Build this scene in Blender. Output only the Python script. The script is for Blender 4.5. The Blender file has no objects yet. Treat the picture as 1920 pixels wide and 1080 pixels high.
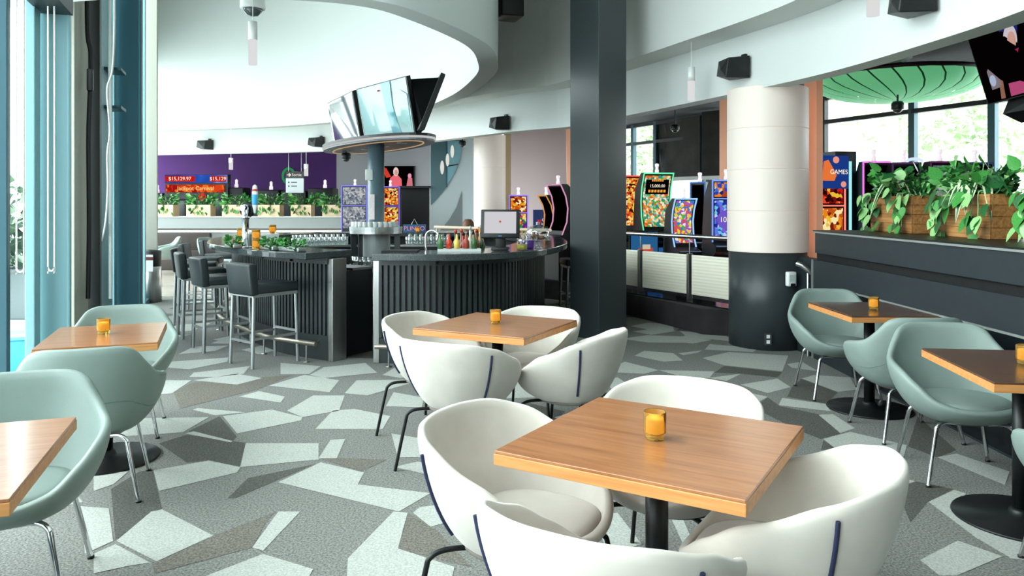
import bpy, bmesh, math, random
from mathutils import Vector, Matrix

# ------------------------------------------------------------------ camera, sky, light, exposure
SC = bpy.context.scene
COL = SC.collection
F, CX, HY, HC = 1430.0, 960.0, 383.0, 1.53      # focal length, principal point (pixels of 1920x1080), eye height
cam_data = bpy.data.cameras.new('camera')
cam = bpy.data.objects.new('camera', cam_data)
COL.objects.link(cam)
cam.location = (0, 0, HC)
cam.rotation_euler = (math.pi / 2, 0, 0)
cam_data.sensor_width = 36.0
cam_data.lens = 36.0 * F / 1920.0
cam_data.shift_y = (HY - 540.0) / 1920.0
cam_data.clip_start = 0.05
cam_data.clip_end = 300
SC.camera = cam

W = bpy.data.worlds.new('overcast_sky')
SC.world = W
W.use_nodes = True
bg = W.node_tree.nodes['Background']
bg.inputs[0].default_value = (0.90, 0.97, 1.0, 1)
bg.inputs[1].default_value = 6.0
SC.view_settings.view_transform = 'Standard'
SC.view_settings.look = 'None'
SC.view_settings.gamma = 1.0
SC.view_settings.use_curve_mapping = False
sun_data = bpy.data.lights.new('soft_daylight', 'SUN')
sun_data.energy = 4.0
sun_data.angle = math.radians(50)
sun_data.color = (0.95, 0.98, 1.0)
sun = bpy.data.objects.new('soft_daylight', sun_data)
COL.objects.link(sun)
sun.rotation_euler = Vector((0.80, -0.10, -0.55)).to_track_quat('-Z', 'Y').to_euler()
SC.view_settings.exposure = 0.48
SC.cycles.use_denoising = True
SC.cycles.max_bounces = 10
SC.cycles.diffuse_bounces = 5
SC.cycles.glossy_bounces = 4
SC.cycles.transmission_bounces = 8
SC.cycles.transparent_max_bounces = 12
SC.cycles.sample_clamp_indirect = 6.0
SC.cycles.caustics_reflective = False
SC.cycles.caustics_refractive = False

rnd = random.Random(7)
PI = math.pi

def fl(u, v, h=0.0):
    y = F * (HC - h) / (v - HY)
    return Vector(((u - CX) / F * y, y, h))

def dp(u, v, y):
    return Vector(((u - CX) / F * y, y, HC + (HY - v) * y / F))

# ------------------------------------------------------------------ materials
def lin(c):
    if isinstance(c, str):
        c = c.lstrip('#')
        c = [int(c[i:i + 2], 16) / 255.0 for i in (0, 2, 4)]
    return tuple((x / 12.92 if x <= 0.04045 else ((x + 0.055) / 1.055) ** 2.4) for x in c) + (1.0,)

MATS = {}
EMIT = 0.65
def mat(name, col, rough=0.5, metal=0.0, emit=None, estr=0.0, noise=0.0, nscale=40.0, bump=0.0, bscale=200.0,
        trans=0.0, ior=1.45, spec=0.5, coat=0.0, stretch=None, sheen=0.0, alpha=1.0):
    if name in MATS:
        return MATS[name]
    m = bpy.data.materials.new(name)
    m.use_nodes = True
    nt = m.node_tree
    b = nt.nodes['Principled BSDF']
    c = lin(col)
    b.inputs['Base Color'].default_value = c
    b.inputs['Roughness'].default_value = rough
    b.inputs['Metallic'].default_value = metal
    b.inputs['IOR'].default_value = ior
    b.inputs['Specular IOR Level'].default_value = spec
    b.inputs['Transmission Weight'].default_value = trans
    b.inputs['Coat Weight'].default_value = coat
    b.inputs['Sheen Weight'].default_value = sheen
    b.inputs['Alpha'].default_value = alpha
    if emit:
        b.inputs['Emission Color'].default_value = lin(emit)
        b.inputs['Emission Strength'].default_value = estr
    if noise or bump:
        tc = nt.nodes.new('ShaderNodeTexCoord')
        mp = nt.nodes.new('ShaderNodeMapping')
        if stretch:
            mp.inputs['Scale'].default_value = stretch
        nt.links.new(tc.outputs['Object'], mp.inputs['Vector'])
    if noise:
        n = nt.nodes.new('ShaderNodeTexNoise')
        n.inputs['Scale'].default_value = nscale
        n.inputs['Detail'].default_value = 5.0
        nt.links.new(mp.outputs[0], n.inputs['Vector'])
        r = nt.nodes.new('ShaderNodeValToRGB')
        r.color_ramp.elements[0].position = 0.3
        r.color_ramp.elements[1].position = 0.7
        r.color_ramp.elements[0].color = tuple(x * (1 - noise) for x in c[:3]) + (1,)
        r.color_ramp.elements[1].color = tuple(min(1, x * (1 + noise)) for x in c[:3]) + (1,)
        nt.links.new(n.outputs[0], r.inputs[0])
        nt.links.new(r.outputs[0], b.inputs['Base Color'])
    if bump:
        n2 = nt.nodes.new('ShaderNodeTexNoise')
        n2.inputs['Scale'].default_value = bscale
        n2.inputs['Detail'].default_value = 3.0
        nt.links.new(mp.outputs[0], n2.inputs['Vector'])
        bp = nt.nodes.new('ShaderNodeBump')
        bp.inputs['Strength'].default_value = bump
        bp.inputs['Distance'].default_value = 0.005
        nt.links.new(n2.outputs[0], bp.inputs['Height'])
        nt.links.new(bp.outputs[0], b.inputs['Normal'])
    MATS[name] = m
    return m

def glow(name, col, s=1.0):
    if name in MATS:
        return MATS[name]
    m = bpy.data.materials.new(name)
    m.use_nodes = True
    nt = m.node_tree
    nt.nodes.remove(nt.nodes['Principled BSDF'])
    e = nt.nodes.new('ShaderNodeEmission')
    e.inputs[0].default_value = lin(col)
    e.inputs[1].default_value = s * EMIT
    nt.links.new(e.outputs[0], nt.nodes['Material Output'].inputs[0])
    MATS[name] = m
    return m

def screen_mat(name, cols, scale=8.0, s=1.0, stretch=(1, 1, 1), kind='VORONOI'):
    """a lit display: patches of several colours"""
    if name in MATS:
        return MATS[name]
    m = bpy.data.materials.new(name)
    m.use_nodes = True
    nt = m.node_tree
    nt.nodes.remove(nt.nodes['Principled BSDF'])
    e = nt.nodes.new('ShaderNodeEmission')
    e.inputs[1].default_value = s * EMIT
    tc = nt.nodes.new('ShaderNodeTexCoord')
    mp = nt.nodes.new('ShaderNodeMapping')
    mp.inputs['Scale'].default_value = stretch
    nt.links.new(tc.outputs['Object'], mp.inputs[0])
    if kind == 'VORONOI':
        t = nt.nodes.new('ShaderNodeTexVoronoi')
        t.inputs['Scale'].default_value = scale
        sep = nt.nodes.new('ShaderNodeSeparateColor')
        nt.links.new(mp.outputs[0], t.inputs['Vector'])
        nt.links.new(t.outputs['Color'], sep.inputs[0])
        src = sep.outputs[0]
    else:
        t = nt.nodes.new('ShaderNodeTexNoise')
        t.inputs['Scale'].default_value = scale
        t.inputs['Detail'].default_value = 2
        nt.links.new(mp.outputs[0], t.inputs['Vector'])
        src = t.outputs[0]
    r = nt.nodes.new('ShaderNodeValToRGB')
    cr = r.color_ramp
    if kind == 'VORONOI':
        cr.interpolation = 'CONSTANT'
    n = len(cols)
    while len(cr.elements) < n:
        cr.elements.new(0.5)
    for i, c in enumerate(cols):
        cr.elements[i].position = i / n if kind == 'VORONOI' else 0.3 + 0.4 * i / max(1, n - 1)
        cr.elements[i].color = lin(c)
    nt.links.new(src, r.inputs[0])
    nt.links.new(r.outputs[0], e.inputs[0])
    nt.links.new(e.outputs[0], nt.nodes['Material Output'].inputs[0])
    MATS[name] = m
    return m

def wood_mat(name, c1, c2, rough=0.3, axis=0, coat=0.3, scale=1.0):
    m = bpy.data.materials.new(name)
    m.use_nodes = True
    nt = m.node_tree
    b = nt.nodes['Principled BSDF']
    b.inputs['Roughness'].default_value = rough
    b.inputs['Coat Weight'].default_value = coat
    b.inputs['Coat Roughness'].default_value = 0.15
    tc = nt.nodes.new('ShaderNodeTexCoord')
    mp = nt.nodes.new('ShaderNodeMapping')
    sc = [20 * scale, 20 * scale, 20 * scale]
    sc[axis] = 1.3 * scale
    mp.inputs['Scale'].default_value = sc
    nt.links.new(tc.outputs['Object'], mp.inputs[0])
    n = nt.nodes.new('ShaderNodeTexNoise')
    n.inputs['Scale'].default_value = 2.2
    n.inputs['Detail'].default_value = 6
    n.inputs['Roughness'].default_value = 0.6
    n.inputs['Distortion'].default_value = 0.6
    nt.links.new(mp.outputs[0], n.inputs['Vector'])
    r = nt.nodes.new('ShaderNodeValToRGB')
    r.color_ramp.elements[0].position = 0.3
    r.color_ramp.elements[1].position = 0.68
    r.color_ramp.elements[0].color = lin(c1)
    r.color_ramp.elements[1].color = lin(c2)
    nt.links.new(n.outputs[0], r.inputs[0])
    nt.links.new(r.outputs[0], b.inputs['Base Color'])
    MATS[name] = m
    return m

def glass_mat(name, tint=(0.93, 0.98, 0.98), gloss=0.10, rough=0.02):
    m = bpy.data.materials.new(name)
    m.use_nodes = True
    nt = m.node_tree
    nt.nodes.remove(nt.nodes['Principled BSDF'])
    t = nt.nodes.new('ShaderNodeBsdfTransparent')
    t.inputs[0].default_value = tint + (1,)
    g = nt.nodes.new('ShaderNodeBsdfGlossy')
    g.inputs['Roughness'].default_value = rough
    mx = nt.nodes.new('ShaderNodeMixShader')
    mx.inputs[0].default_value = gloss
    nt.links.new(t.outputs[0], mx.inputs[1])
    nt.links.new(g.outputs[0], mx.inputs[2])
    nt.links.new(mx.outputs[0], nt.nodes['Material Output'].inputs[0])
    MATS[name] = m
    return m

def carpet_mat(name, dark, light, cells=None):
    m = bpy.data.materials.new(name)
    m.use_nodes = True
    nt = m.node_tree
    b = nt.nodes['Principled BSDF']
    b.inputs['Roughness'].default_value = 0.95
    b.inputs['Specular IOR Level'].default_value = 0.15
    tc = nt.nodes.new('ShaderNodeTexCoord')
    n = nt.nodes.new('ShaderNodeTexNoise')
    n.inputs['Scale'].default_value = 95
    n.inputs['Detail'].default_value = 4
    n.inputs['Roughness'].default_value = 0.75
    nt.links.new(tc.outputs['Object'], n.inputs['Vector'])
    r = nt.nodes.new('ShaderNodeValToRGB')
    r.color_ramp.elements[0].position = 0.36
    r.color_ramp.elements[1].position = 0.64
    r.color_ramp.elements[0].color = lin(dark)
    r.color_ramp.elements[1].color = lin(light)
    nt.links.new(n.outputs[0], r.inputs[0])
    nt.links.new(r.outputs[0], b.inputs['Base Color'])
    bp = nt.nodes.new('ShaderNodeBump')
    bp.inputs['Strength'].default_value = 0.35
    bp.inputs['Distance'].default_value = 0.006
    nt.links.new(n.outputs[0], bp.inputs['Height'])
    nt.links.new(bp.outputs[0], b.inputs['Normal'])
    MATS[name] = m
    return m

M_white = mat('white_plaster', '#d3d7d5', 0.85)
M_ceil = mat('grey_plaster', '#d6d8d5', 0.9)
M_black = mat('black_plastic', '#0d0f11', 0.45)
M_blackwall = mat('charcoal_paint', '#1c2328', 0.55, noise=0.12, nscale=9)
M_column = mat('charcoal_column_paint', '#33393c', 0.34)
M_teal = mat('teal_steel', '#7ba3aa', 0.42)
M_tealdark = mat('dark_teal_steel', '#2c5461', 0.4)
M_steel = mat('brushed_steel', '#b9bab8', 0.28, 1.0, noise=0.08, nscale=30, stretch=(1, 1, 0.05))
M_chrome = mat('chrome', '#d9dcdd', 0.08, 1.0)
M_satin = mat('satin_aluminium', '#a9aeae', 0.38, 0.85)
M_blackmetal = mat('black_metal', '#111314', 0.38, 0.3)
M_leather = mat('black_leather', '#20272a', 0.42, bump=0.25, bscale=180)
M_velvet = mat('pale_grey_velvet', '#c3bdb4', 0.9, noise=0.07, nscale=7, sheen=0.3, spec=0.15)
M_velvetedge = mat('taupe_underside', '#6d6760', 0.8)
M_sage = mat('sage_leatherette', '#7b8a84', 0.48, noise=0.04, nscale=6, bump=0.12, bscale=260)
M_navy = mat('navy_piping', '#1b2242', 0.6)
M_walnut = wood_mat('walnut_laminate', '#875432', '#aa734a', 0.28, axis=0, coat=0.6)
M_walnut_shaded = wood_mat('shaded_walnut_laminate', '#452c20', '#644230', 0.25, axis=0, coat=0.5)  # walnut copy darkened for the shade on the two right-hand tabletops
M_walnut_edge = wood_mat('walnut_edge_band', '#b5763f', '#cf9259', 0.4, axis=0, coat=0.0)
M_crate = wood_mat('planter_teak', '#8a5a2c', '#c08b52', 0.5, axis=0, coat=0.0, scale=0.9)
M_pale_crate = wood_mat('planter_pale_wood', '#c0a37f', '#dcc5a5', 0.5, axis=0, coat=0.0)
M_granite = mat('black_granite', '#3a4042', 0.13, noise=0.6, nscale=110)
M_glass = glass_mat('window_glass', (0.95, 0.99, 0.98), 0.06)
M_clear = glass_mat('drinking_glass', (0.90, 0.94, 0.94), 0.26, 0.06)
M_frost = mat('frosted_ribbed_glass', '#e6e2d0', 0.35)
M_amber = mat('amber_glass', '#ffcf6e', 0.08, trans=0.85, ior=1.15)
M_amber.node_tree.nodes['Principled BSDF'].inputs['Emission Color'].default_value = lin('#f2a020')
M_amber.node_tree.nodes['Principled BSDF'].inputs['Emission Strength'].default_value = 0.0
M_leaf = mat('pothos_leaf', '#3f8a3c', 0.35, noise=0.25, nscale=14)
M_leafpale = mat('pale_leaf', '#8fc07a', 0.4, noise=0.2, nscale=14)
M_leafdark = mat('dark_leaf', '#1f5a2c', 0.35, noise=0.25, nscale=14)
M_soil = mat('potting_soil', '#2b2119', 0.95)
M_purple = mat('purple_wall', '#4b2266', 0.8, noise=0.06, nscale=2)
M_greywall = mat('pale_grey_wall', '#a9a7ab', 0.8)
M_pinkwall = mat('pale_pink_wall', '#c9b4b6', 0.8)
M_peach = mat('peach_panel', '#efb899', 0.6, emit='#f2a880', estr=0.16)
M_pearl = mat('backlit_panel', '#ded3cb', 0.5, emit='#ffe6d8', estr=0.10)
M_carpet_mid = carpet_mat('carpet_mid', '#4d4d4a', '#8d8e8a')
M_carpet_light = carpet_mat('carpet_light', '#92958f', '#b2b5b0')
M_carpet_dark = carpet_mat('carpet_dark', '#3a3a38', '#62625d')
M_carpet_brown = carpet_mat('carpet_brown', '#4c4943', '#7d7971')
M_tilefloor = mat('polished_beige_tile', '#b6aea2', 0.12, noise=0.08, nscale=3)
M_barfloor = mat('bar_floor_tile', '#4a4740', 0.4, noise=0.3, nscale=6)
M_ledcool = glow('cool_led', '#ffffff', 0.6)
M_ledwarm = glow('warm_led', '#ffd9a8', 0.5)
M_lamp = glow('pendant_diffuser', '#ffffff', 0.8)

# ------------------------------------------------------------------ mesh helpers
class MB:
    def __init__(s):
        s.v, s.f, s.sm = [], [], []
    def add(s, vs, fs, smooth=False, M=None):
        o = len(s.v)
        for p in vs:
            p = Vector(p)
            s.v.append(tuple(M @ p) if M is not None else tuple(p))
        for f in fs:
            s.f.append(tuple(i + o for i in f))
            s.sm.append(smooth)
        return s
    def box(s, c, d, rz=0.0, M=None):
        x, y, z = d[0] / 2, d[1] / 2, d[2] / 2
        R = Matrix.Translation(c) @ Matrix.Rotation(rz, 4, 'Z')
        if M is not None:
            R = M @ R
        return s.add([(-x, -y, -z), (x, -y, -z), (x, y, -z), (-x, y, -z), (-x, -y, z), (x, -y, z), (x, y, z), (-x, y, z)],
                     [(0, 3, 2, 1), (4, 5, 6, 7), (0, 1, 5, 4), (1, 2, 6, 5), (2, 3, 7, 6), (3, 0, 4, 7)], False, R)
    def box2(s, a, b):
        return s.box([(a[i] + b[i]) / 2 for i in range(3)], [abs(b[i] - a[i]) for i in range(3)])
    def rbox(s, c, d, r=0.01, rz=0.0, seg=2):
        """box with rounded vertical and horizontal edges"""
        bm = bmesh.new()
        bmesh.ops.create_cube(bm, size=1.0)
        for v in bm.verts:
            v.co = Vector((v.co.x * d[0], v.co.y * d[1], v.co.z * d[2]))
        bmesh.ops.bevel(bm, geom=list(bm.edges), offset=r, segments=seg, affect='EDGES', profile=0.5)
        M = Matrix.Translation(c) @ Matrix.Rotation(rz, 4, 'Z')
        bm.verts.index_update()
        s.add([v.co.copy() for v in bm.verts], [[v.index for v in f.verts] for f in bm.faces], True, M)
        bm.free()
        return s
    def prism(s, poly, z0, z1):
        n = len(poly)
        a = sum(poly[i][0] * poly[(i + 1) % n][1] - poly[(i + 1) % n][0] * poly[i][1] for i in range(n))
        if a < 0:
            poly = poly[::-1]
        vs = [(p[0], p[1], z0) for p in poly] + [(p[0], p[1], z1) for p in poly]
        fs = [tuple(range(n - 1, -1, -1)), tuple(range(n, 2 * n))]
        for i in range(n):
            j = (i + 1) % n
            fs.append((i, j, n + j, n + i))
        return s.add(vs, fs)
    def ribbon(s, A, B, z0, z1, smooth=False):
        """solid between two plan polylines A and B (same length)"""
        n = len(A)
        vs = []
        for p, q in zip(A, B):
            vs += [(p[0], p[1], z0), (p[0], p[1], z1), (q[0], q[1], z1), (q[0], q[1], z0)]
        fs = [(0, 1, 2, 3), (4 * n - 4, 4 * n - 1, 4 * n - 2, 4 * n - 3)]
        for i in range(n - 1):
            a, b = 4 * i, 4 * i + 4
            for k in range(4):
                l = (k + 1) % 4
                fs.append((a + k, b + k, b + l, a + l))
        return s.add(vs, fs, smooth)
    def tube(s, path, r, n=8, caps=True):
        P = [Vector(p) for p in path]
        rs = r if isinstance(r, (list, tuple)) else [r] * len(P)
        up0 = None
        vs, fs = [], []
        for i, p in enumerate(P):
            d = (P[min(i + 1, len(P) - 1)] - P[max(i - 1, 0)])
            if d.length < 1e-9:
                d = Vector((0, 0, 1))
            d.normalize()
            if up0 is None:
                up0 = Vector((0, 0, 1)) if abs(d.z) < 0.9 else Vector((1, 0, 0))
            x = up0 - d * up0.dot(d)
            if x.length < 1e-6:
                x = Vector((1, 0, 0)) - d * d.x
            x.normalize()
            y = d.cross(x)
            up0 = x
            for k in range(n):
                a = 2 * PI * k / n
                vs.append(p + (x * math.cos(a) + y * math.sin(a)) * rs[i])
        for i in range(len(P) - 1):
            for k in range(n):
                l = (k + 1) % n
                fs.append((i * n + k, i * n + l, (i + 1) * n + l, (i + 1) * n + k))
        s.add(vs, fs, True)
        if caps:
            m = len(P) - 1
            s.add(vs[:n], [tuple(range(n - 1, -1, -1))])
            s.add(vs[m * n:], [tuple(range(n))])
        return s
    def lathe(s, prof, n=24, c=(0, 0, 0), ribs=0, ribd=0.0, smooth=True):
        vs, fs = [], []
        for (r, z) in prof:
            for k in range(n):
                a = 2 * PI * k / n
                rr = r * (1 + (ribd if (ribs and k % 2) else 0))
                vs.append((c[0] + rr * math.cos(a), c[1] + rr * math.sin(a), c[2] + z))
        for i in range(len(prof) - 1):
            for k in range(n):
                l = (k + 1) % n
                fs.append((i * n + k, i * n + l, (i + 1) * n + l, (i + 1) * n + k))
        if prof[0][0] > 1e-6:
            fs.append(tuple(range(n - 1, -1, -1)))
        if prof[-1][0] > 1e-6:
            m = (len(prof) - 1) * n
            fs.append(tuple(range(m, m + n)))
        return s.add(vs, fs, smooth)
    def slab(s, q, t):
        """quad q (4 corners, counter-clockwise seen from the front) with thickness t behind it"""
        q = [Vector(p) for p in q]
        n = (q[1] - q[0]).cross(q[3] - q[0]).normalized()
        b = [p - n * t for p in q]
        return s.add(q + b, [(0, 1, 2, 3), (7, 6, 5, 4), (0, 4, 5, 1), (1, 5, 6, 2), (2, 6, 7, 3), (3, 7, 4, 0)])
    def mesh(s, name):
        me = bpy.data.meshes.new(name)
        me.from_pydata([tuple(v) for v in s.v], [], s.f)
        me.polygons.foreach_set('use_smooth', s.sm)
        me.update()
        return me
    def build(s, name, m, parent=None, loc=None, rz=0.0):
        me = s.mesh(name)
        me.materials.append(m)
        return place(name, me, parent, loc, rz)

def place(name, me, parent=None, loc=None, rz=0.0):
    o = bpy.data.objects.new(name, me)
    COL.objects.link(o)
    if parent is not None:
        o.parent = parent
    if loc is not None:
        o.location = loc
    o.rotation_euler = (0, 0, rz)
    return o

def bev(o, w=0.004, seg=2):
    b = o.modifiers.new('bevel', 'BEVEL')
    b.width = w
    b.segments = seg
    b.limit_method = 'ANGLE'
    return o

def tag(o, label=None, cat=None, group=None, kind=None):
    if label:
        o['label'] = label
    if cat:
        o['category'] = cat
    if group:
        o['group'] = group
    if kind:
        o['kind'] = kind
    return o

def thing(name, label, cat, loc=(0, 0, 0), rz=0.0, group=None):
    o = bpy.data.objects.new(name, None)
    COL.objects.link(o)
    o.empty_display_size = 0.1
    o.location = loc
    o.rotation_euler = (0, 0, rz)
    return tag(o, label, cat, group)

def dup(root, loc, rz, label=None, group=None):
    r = root.copy()
    COL.objects.link(r)
    r.location = loc
    r.rotation_euler = (0, 0, rz)
    tag(r, label, None, group)
    for ch in list(root.children):
        c = ch.copy()
        COL.objects.link(c)
        c.parent = r
        for g in list(ch.children):
            d = g.copy()
            COL.objects.link(d)
            d.parent = c
    return r

def struct(name, mb, m, parent=None, label=None, cat=None):
    o = mb.build(name, m, parent)
    if parent is None:
        tag(o, label, cat, None, 'structure')
    return o

def catmull(P, n=8):
    P = [Vector(p) for p in P]
    out = []
    for i in range(len(P) - 1):
        p0, p1, p2, p3 = P[max(i - 1, 0)], P[i], P[i + 1], P[min(i + 2, len(P) - 1)]
        for k in range(n):
            t = k / n
            out.append(0.5 * ((2 * p1) + (p2 - p0) * t + (2 * p0 - 5 * p1 + 4 * p2 - p3) * t * t + (3 * p1 - p0 - 3 * p2 + p3) * t ** 3))
    out.append(P[-1].copy())
    return out

def offset(path, d):
    """shift a plan polyline to the right of its direction by d"""
    out = []
    for i, p in enumerate(path):
        t = path[min(i + 1, len(path) - 1)] - path[max(i - 1, 0)]
        t = Vector((t.x, t.y))
        t.normalize()
        out.append(Vector((p[0] + t.y * d, p[1] - t.x * d)))
    return out

def resample(path, step):
    out, acc, nxt = [], 0.0, 0.0
    for i in range(len(path) - 1):
        a, b = path[i], path[i + 1]
        L = (b - a).length
        while nxt <= acc + L:
            t = (nxt - acc) / L if L else 0
            out.append((a + (b - a) * t, (b - a).normalized()))
            nxt += step
        acc += L
    return out

def text(body, size, m, parent, M, name='lettering', ex=0.001, align='CENTER'):
    cu = bpy.data.curves.new(name, 'FONT')
    cu.body = body
    cu.size = size
    cu.extrude = ex
    cu.align_x = align
    cu.align_y = 'CENTER'
    tmp = bpy.data.objects.new(name, cu)
    me = bpy.data.meshes.new_from_object(tmp)
    bpy.data.objects.remove(tmp)
    bpy.data.curves.remove(cu)
    me.materials.clear()
    me.materials.append(m)
    o = bpy.data.objects.new(name, me)
    COL.objects.link(o)
    o.parent = parent
    o.matrix_local = M
    return o

def face_frame(o, xdir, up):
    """matrix with local X along xdir, local Y along up, local Z towards the viewer"""
    x = Vector(xdir).normalized()
    z = x.cross(Vector(up)).normalized()
    y = z.cross(x)
    M = Matrix.Identity(4)
    for i in range(3):
        M[i][0], M[i][1], M[i][2], M[i][3] = x[i], y[i], z[i], o[i]
    return M

# ------------------------------------------------------------------ the setting
def V2(*p):
    return [Vector(q) for q in p]

BAND = catmull(V2((-11.0, 19.4), (-8.9, 18.8), (-4.1, 17.4), (-1.8, 15.0), (0, 12.8), (0.92, 11.95), (1.62, 10.4), (2.3, 8.75), (2.89, 7.18),
                  (3.17, 5.6), (3.22, 4.5), (3.22, 2.0), (3.1, -5.0)), 8)
RIM = catmull(V2((-5.2, 6.6), (-3.2, 6.05), (-1.9, 6.1), (-1.17, 6.35), (-0.75, 6.89), (-0.276, 8.05), (-0.17, 9.08), (-0.26, 10.2), (-0.79, 12.2),
                 (-1.7, 14.0), (-3.9, 16.2), (-6.2, 17.3), (-8.6, 17.9), (-9.6, 18.1)), 8)

# floor: carpet with a pattern of angular patches
fm = MB()
fm.prism([(0.6, -6), (-5.95, 12.35), (-11.7, 23.1), (-0.5, 23.1), (7.6, 8.6), (7.8, -6)], -0.1, 0.0)
floor = struct('floor', fm, M_carpet_mid, label='grey patterned carpet floor of the lounge', cat='floor')

CR = []     # (material, list of pixel polygons)
def crop(ox, oy, s, polys):
    return [[(ox + x / s, oy + y / s) for x, y in p] for p in polys]
lightA = crop(200, 640, 2.4543, [
    [(790, 650), (985, 558), (1185, 605), (1155, 660), (1490, 700), (1345, 785)],
    [(615, 580), (640, 470), (975, 470), (975, 545)],
    [(960, 405), (1040, 320), (1140, 312), (1305, 345), (1270, 405)],
    [(535, 345), (760, 315), (900, 350), (895, 365), (600, 425)],
    [(830, 320), (950, 250), (1095, 250), (1070, 320), (900, 350)],
    [(745, 205), (910, 155), (1070, 180), (1025, 235)],
    [(800, 152), (800, 100), (985, 115), (930, 152)],
    [(935, 155), (1000, 120), (1190, 100), (1245, 145), (1000, 170)],
    [(1095, 240), (1150, 180), (1400, 178), (1430, 185), (1200, 250)],
    [(610, 255), (700, 230), (820, 255), (800, 283)],
    [(395, 315), (420, 308), (640, 328), (500, 342)],
    [(365, 425), (400, 415), (580, 460), (570, 466)],
    [(975, 540), (1030, 455), (1098, 450), (1060, 538)],
    [(45, 920), (205, 785), (255, 775), (490, 895), (230, 1015)],
    [(215, 595), (470, 550), (615, 580), (600, 605), (240, 690)],
    [(670, 950), (790, 785), (890, 785), (720, 965)],
    [(1110, 1000), (1320, 785), (1385, 790), (1340, 955), (1600, 1040), (1570, 1180), (1100, 1180)],
    [(460, 1080), (720, 980), (950, 1050), (880, 1180), (380, 1180)],
    [(1410, 790), (1440, 765), (1625, 740), (1760, 780), (1490, 855)],
    [(1310, 425), (1490, 455), (1475, 535), (1340, 535)],
    [(1490, 470), (1560, 450), (1660, 500), (1480, 490)],
    [(1320, 580), (1430, 555), (1585, 575), (1600, 640)],
    [(1285, 300), (1320, 235), (1460, 260), (1450, 305)],
    [(50, 400), (150, 355), (470, 350), (350, 420), (50, 440)],
    [(380, 165), (400, 145), (660, 115), (630, 150), (500, 165)],
    [(260, 120), (290, 95), (560, 75), (555, 95), (380, 130)],
    [(240, 180), (390, 180), (300, 240), (180, 250)],
    [(400, 180), (600, 150), (715, 170), (600, 200)],
    [(330, 60), (400, 25), (560, 20), (500, 45)],
    [(-60, 610), (100, 600), (30, 660), (-60, 690)],
    [(-120, 760), (10, 770), (30, 920), (-100, 980)],
    [(40, 935), (200, 1020), (100, 1035), (-60, 1070), (-60, 980)],
    [(620, 40), (760, 10), (850, 25), (700, 60)],
    [(480, 10), (560, -20), (640, -15), (560, 12)],
    [(1270, 155), (1330, 120), (1390, 165), (1350, 170)],
])
lightB = crop(1140, 590, 2.204, [
    [(390, 180), (500, 155), (745, 170), (720, 235), (480, 210)],
    [(545, 290), (700, 265), (755, 300), (660, 325)],
    [(470, 320), (530, 312), (660, 340), (580, 385), (500, 350)],
    [(705, 375), (720, 345), (900, 370), (920, 400)],
    [(210, 230), (440, 235), (420, 262), (330, 265)],
    [(110, 170), (150, 150), (270, 160), (310, 190), (230, 195)],
    [(400, 145), (420, 122), (620, 140), (600, 155)],
    [(230, 105), (330, 85), (430, 105), (350, 120)],
    [(870, 415), (930, 412), (1020, 470), (960, 490)],
    [(890, 515), (1000, 485), (1235, 540), (1220, 600), (940, 555)],
    [(1360, 590), (1440, 575), (1660, 650), (1640, 705)],
    [(1325, 775), (1430, 725), (1480, 740), (1440, 790), (1600, 905), (1530, 930)],
    [(1290, 1015), (1445, 935), (1630, 1000), (1440, 1080), (1370, 1080)],
    [(800, 265), (850, 250), (1000, 260), (1030, 310), (950, 320)],
    [(45, 205), (70, 195), (210, 230), (150, 245), (40, 240)],
    [(-40, 270), (40, 260), (100, 300), (20, 310)],
    [(1185, 665), (1270, 690), (1190, 715), (1100, 690)],
    [(1060, 835), (1210, 855), (1100, 890)],
    [(245, 810), (290, 800), (360, 960), (320, 970)],
    [(-60, 830), (40, 820), (140, 950), (0, 990)],
    [(415, 262), (550, 245), (490, 275)],
    [(740, 205), (800, 195), (870, 235), (760, 220)],
    [(100, 70), (200, 55), (280, 68), (180, 84)],
    [(290, 160), (390, 148), (370, 158), (310, 168)],
])
darkA = crop(200, 640, 2.4543, [
    [(20, 680), (150, 600), (210, 590), (255, 770), (40, 915)],
    [(375, 415), (520, 345), (600, 440), (575, 465)],
    [(555, 725), (650, 630), (960, 565), (600, 720)],
    [(240, 470), (370, 430), (640, 468), (612, 580), (470, 548), (370, 560)],
])
brownA = crop(200, 640, 2.4543, [
    [(210, 1030), (490, 895), (780, 785), (740, 820), (670, 950), (220, 1070)],
    [(1340, 955), (1390, 790), (1520, 870), (1680, 1040)],
    [(305, 230), (400, 190), (860, 155), (700, 220), (340, 310)],
    [(980, 540), (1065, 538), (1290, 545), (1170, 600)],
])
darkB = crop(1140, 590, 2.204, [
    [(440, 240), (480, 212), (720, 238), (700, 260), (550, 245)],
    [(760, 300), (800, 265), (950, 322), (900, 368), (740, 340)],
    [(600, 385), (660, 342), (710, 378), (870, 412), (960, 492), (880, 515), (790, 480)],
    [(880, 560), (890, 520), (950, 556)],
    [(1240, 545), (1280, 420), (1440, 560), (1360, 590)],
    [(1190, 720), (1275, 690), (1430, 722), (1320, 775), (1250, 860)],
])
def patches(name, polys, m, z):
    for p in polys:
        patch(name, p, m, z)
def patch(name, p, m, z):
    mb = MB()
    q = [fl(u, v) for u, v in p]
    mb.add([(a.x, a.y, z) for a in q], [tuple(range(len(q)))])
    me = mb.mesh(name)
    bm = bmesh.new()
    bm.from_mesh(me)
    for f in bm.faces:
        if f.normal.z < 0:
            f.normal_flip()
    bm.to_mesh(me)
    bm.free()
    me.materials.append(m)
    return place(name, me, floor)
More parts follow.
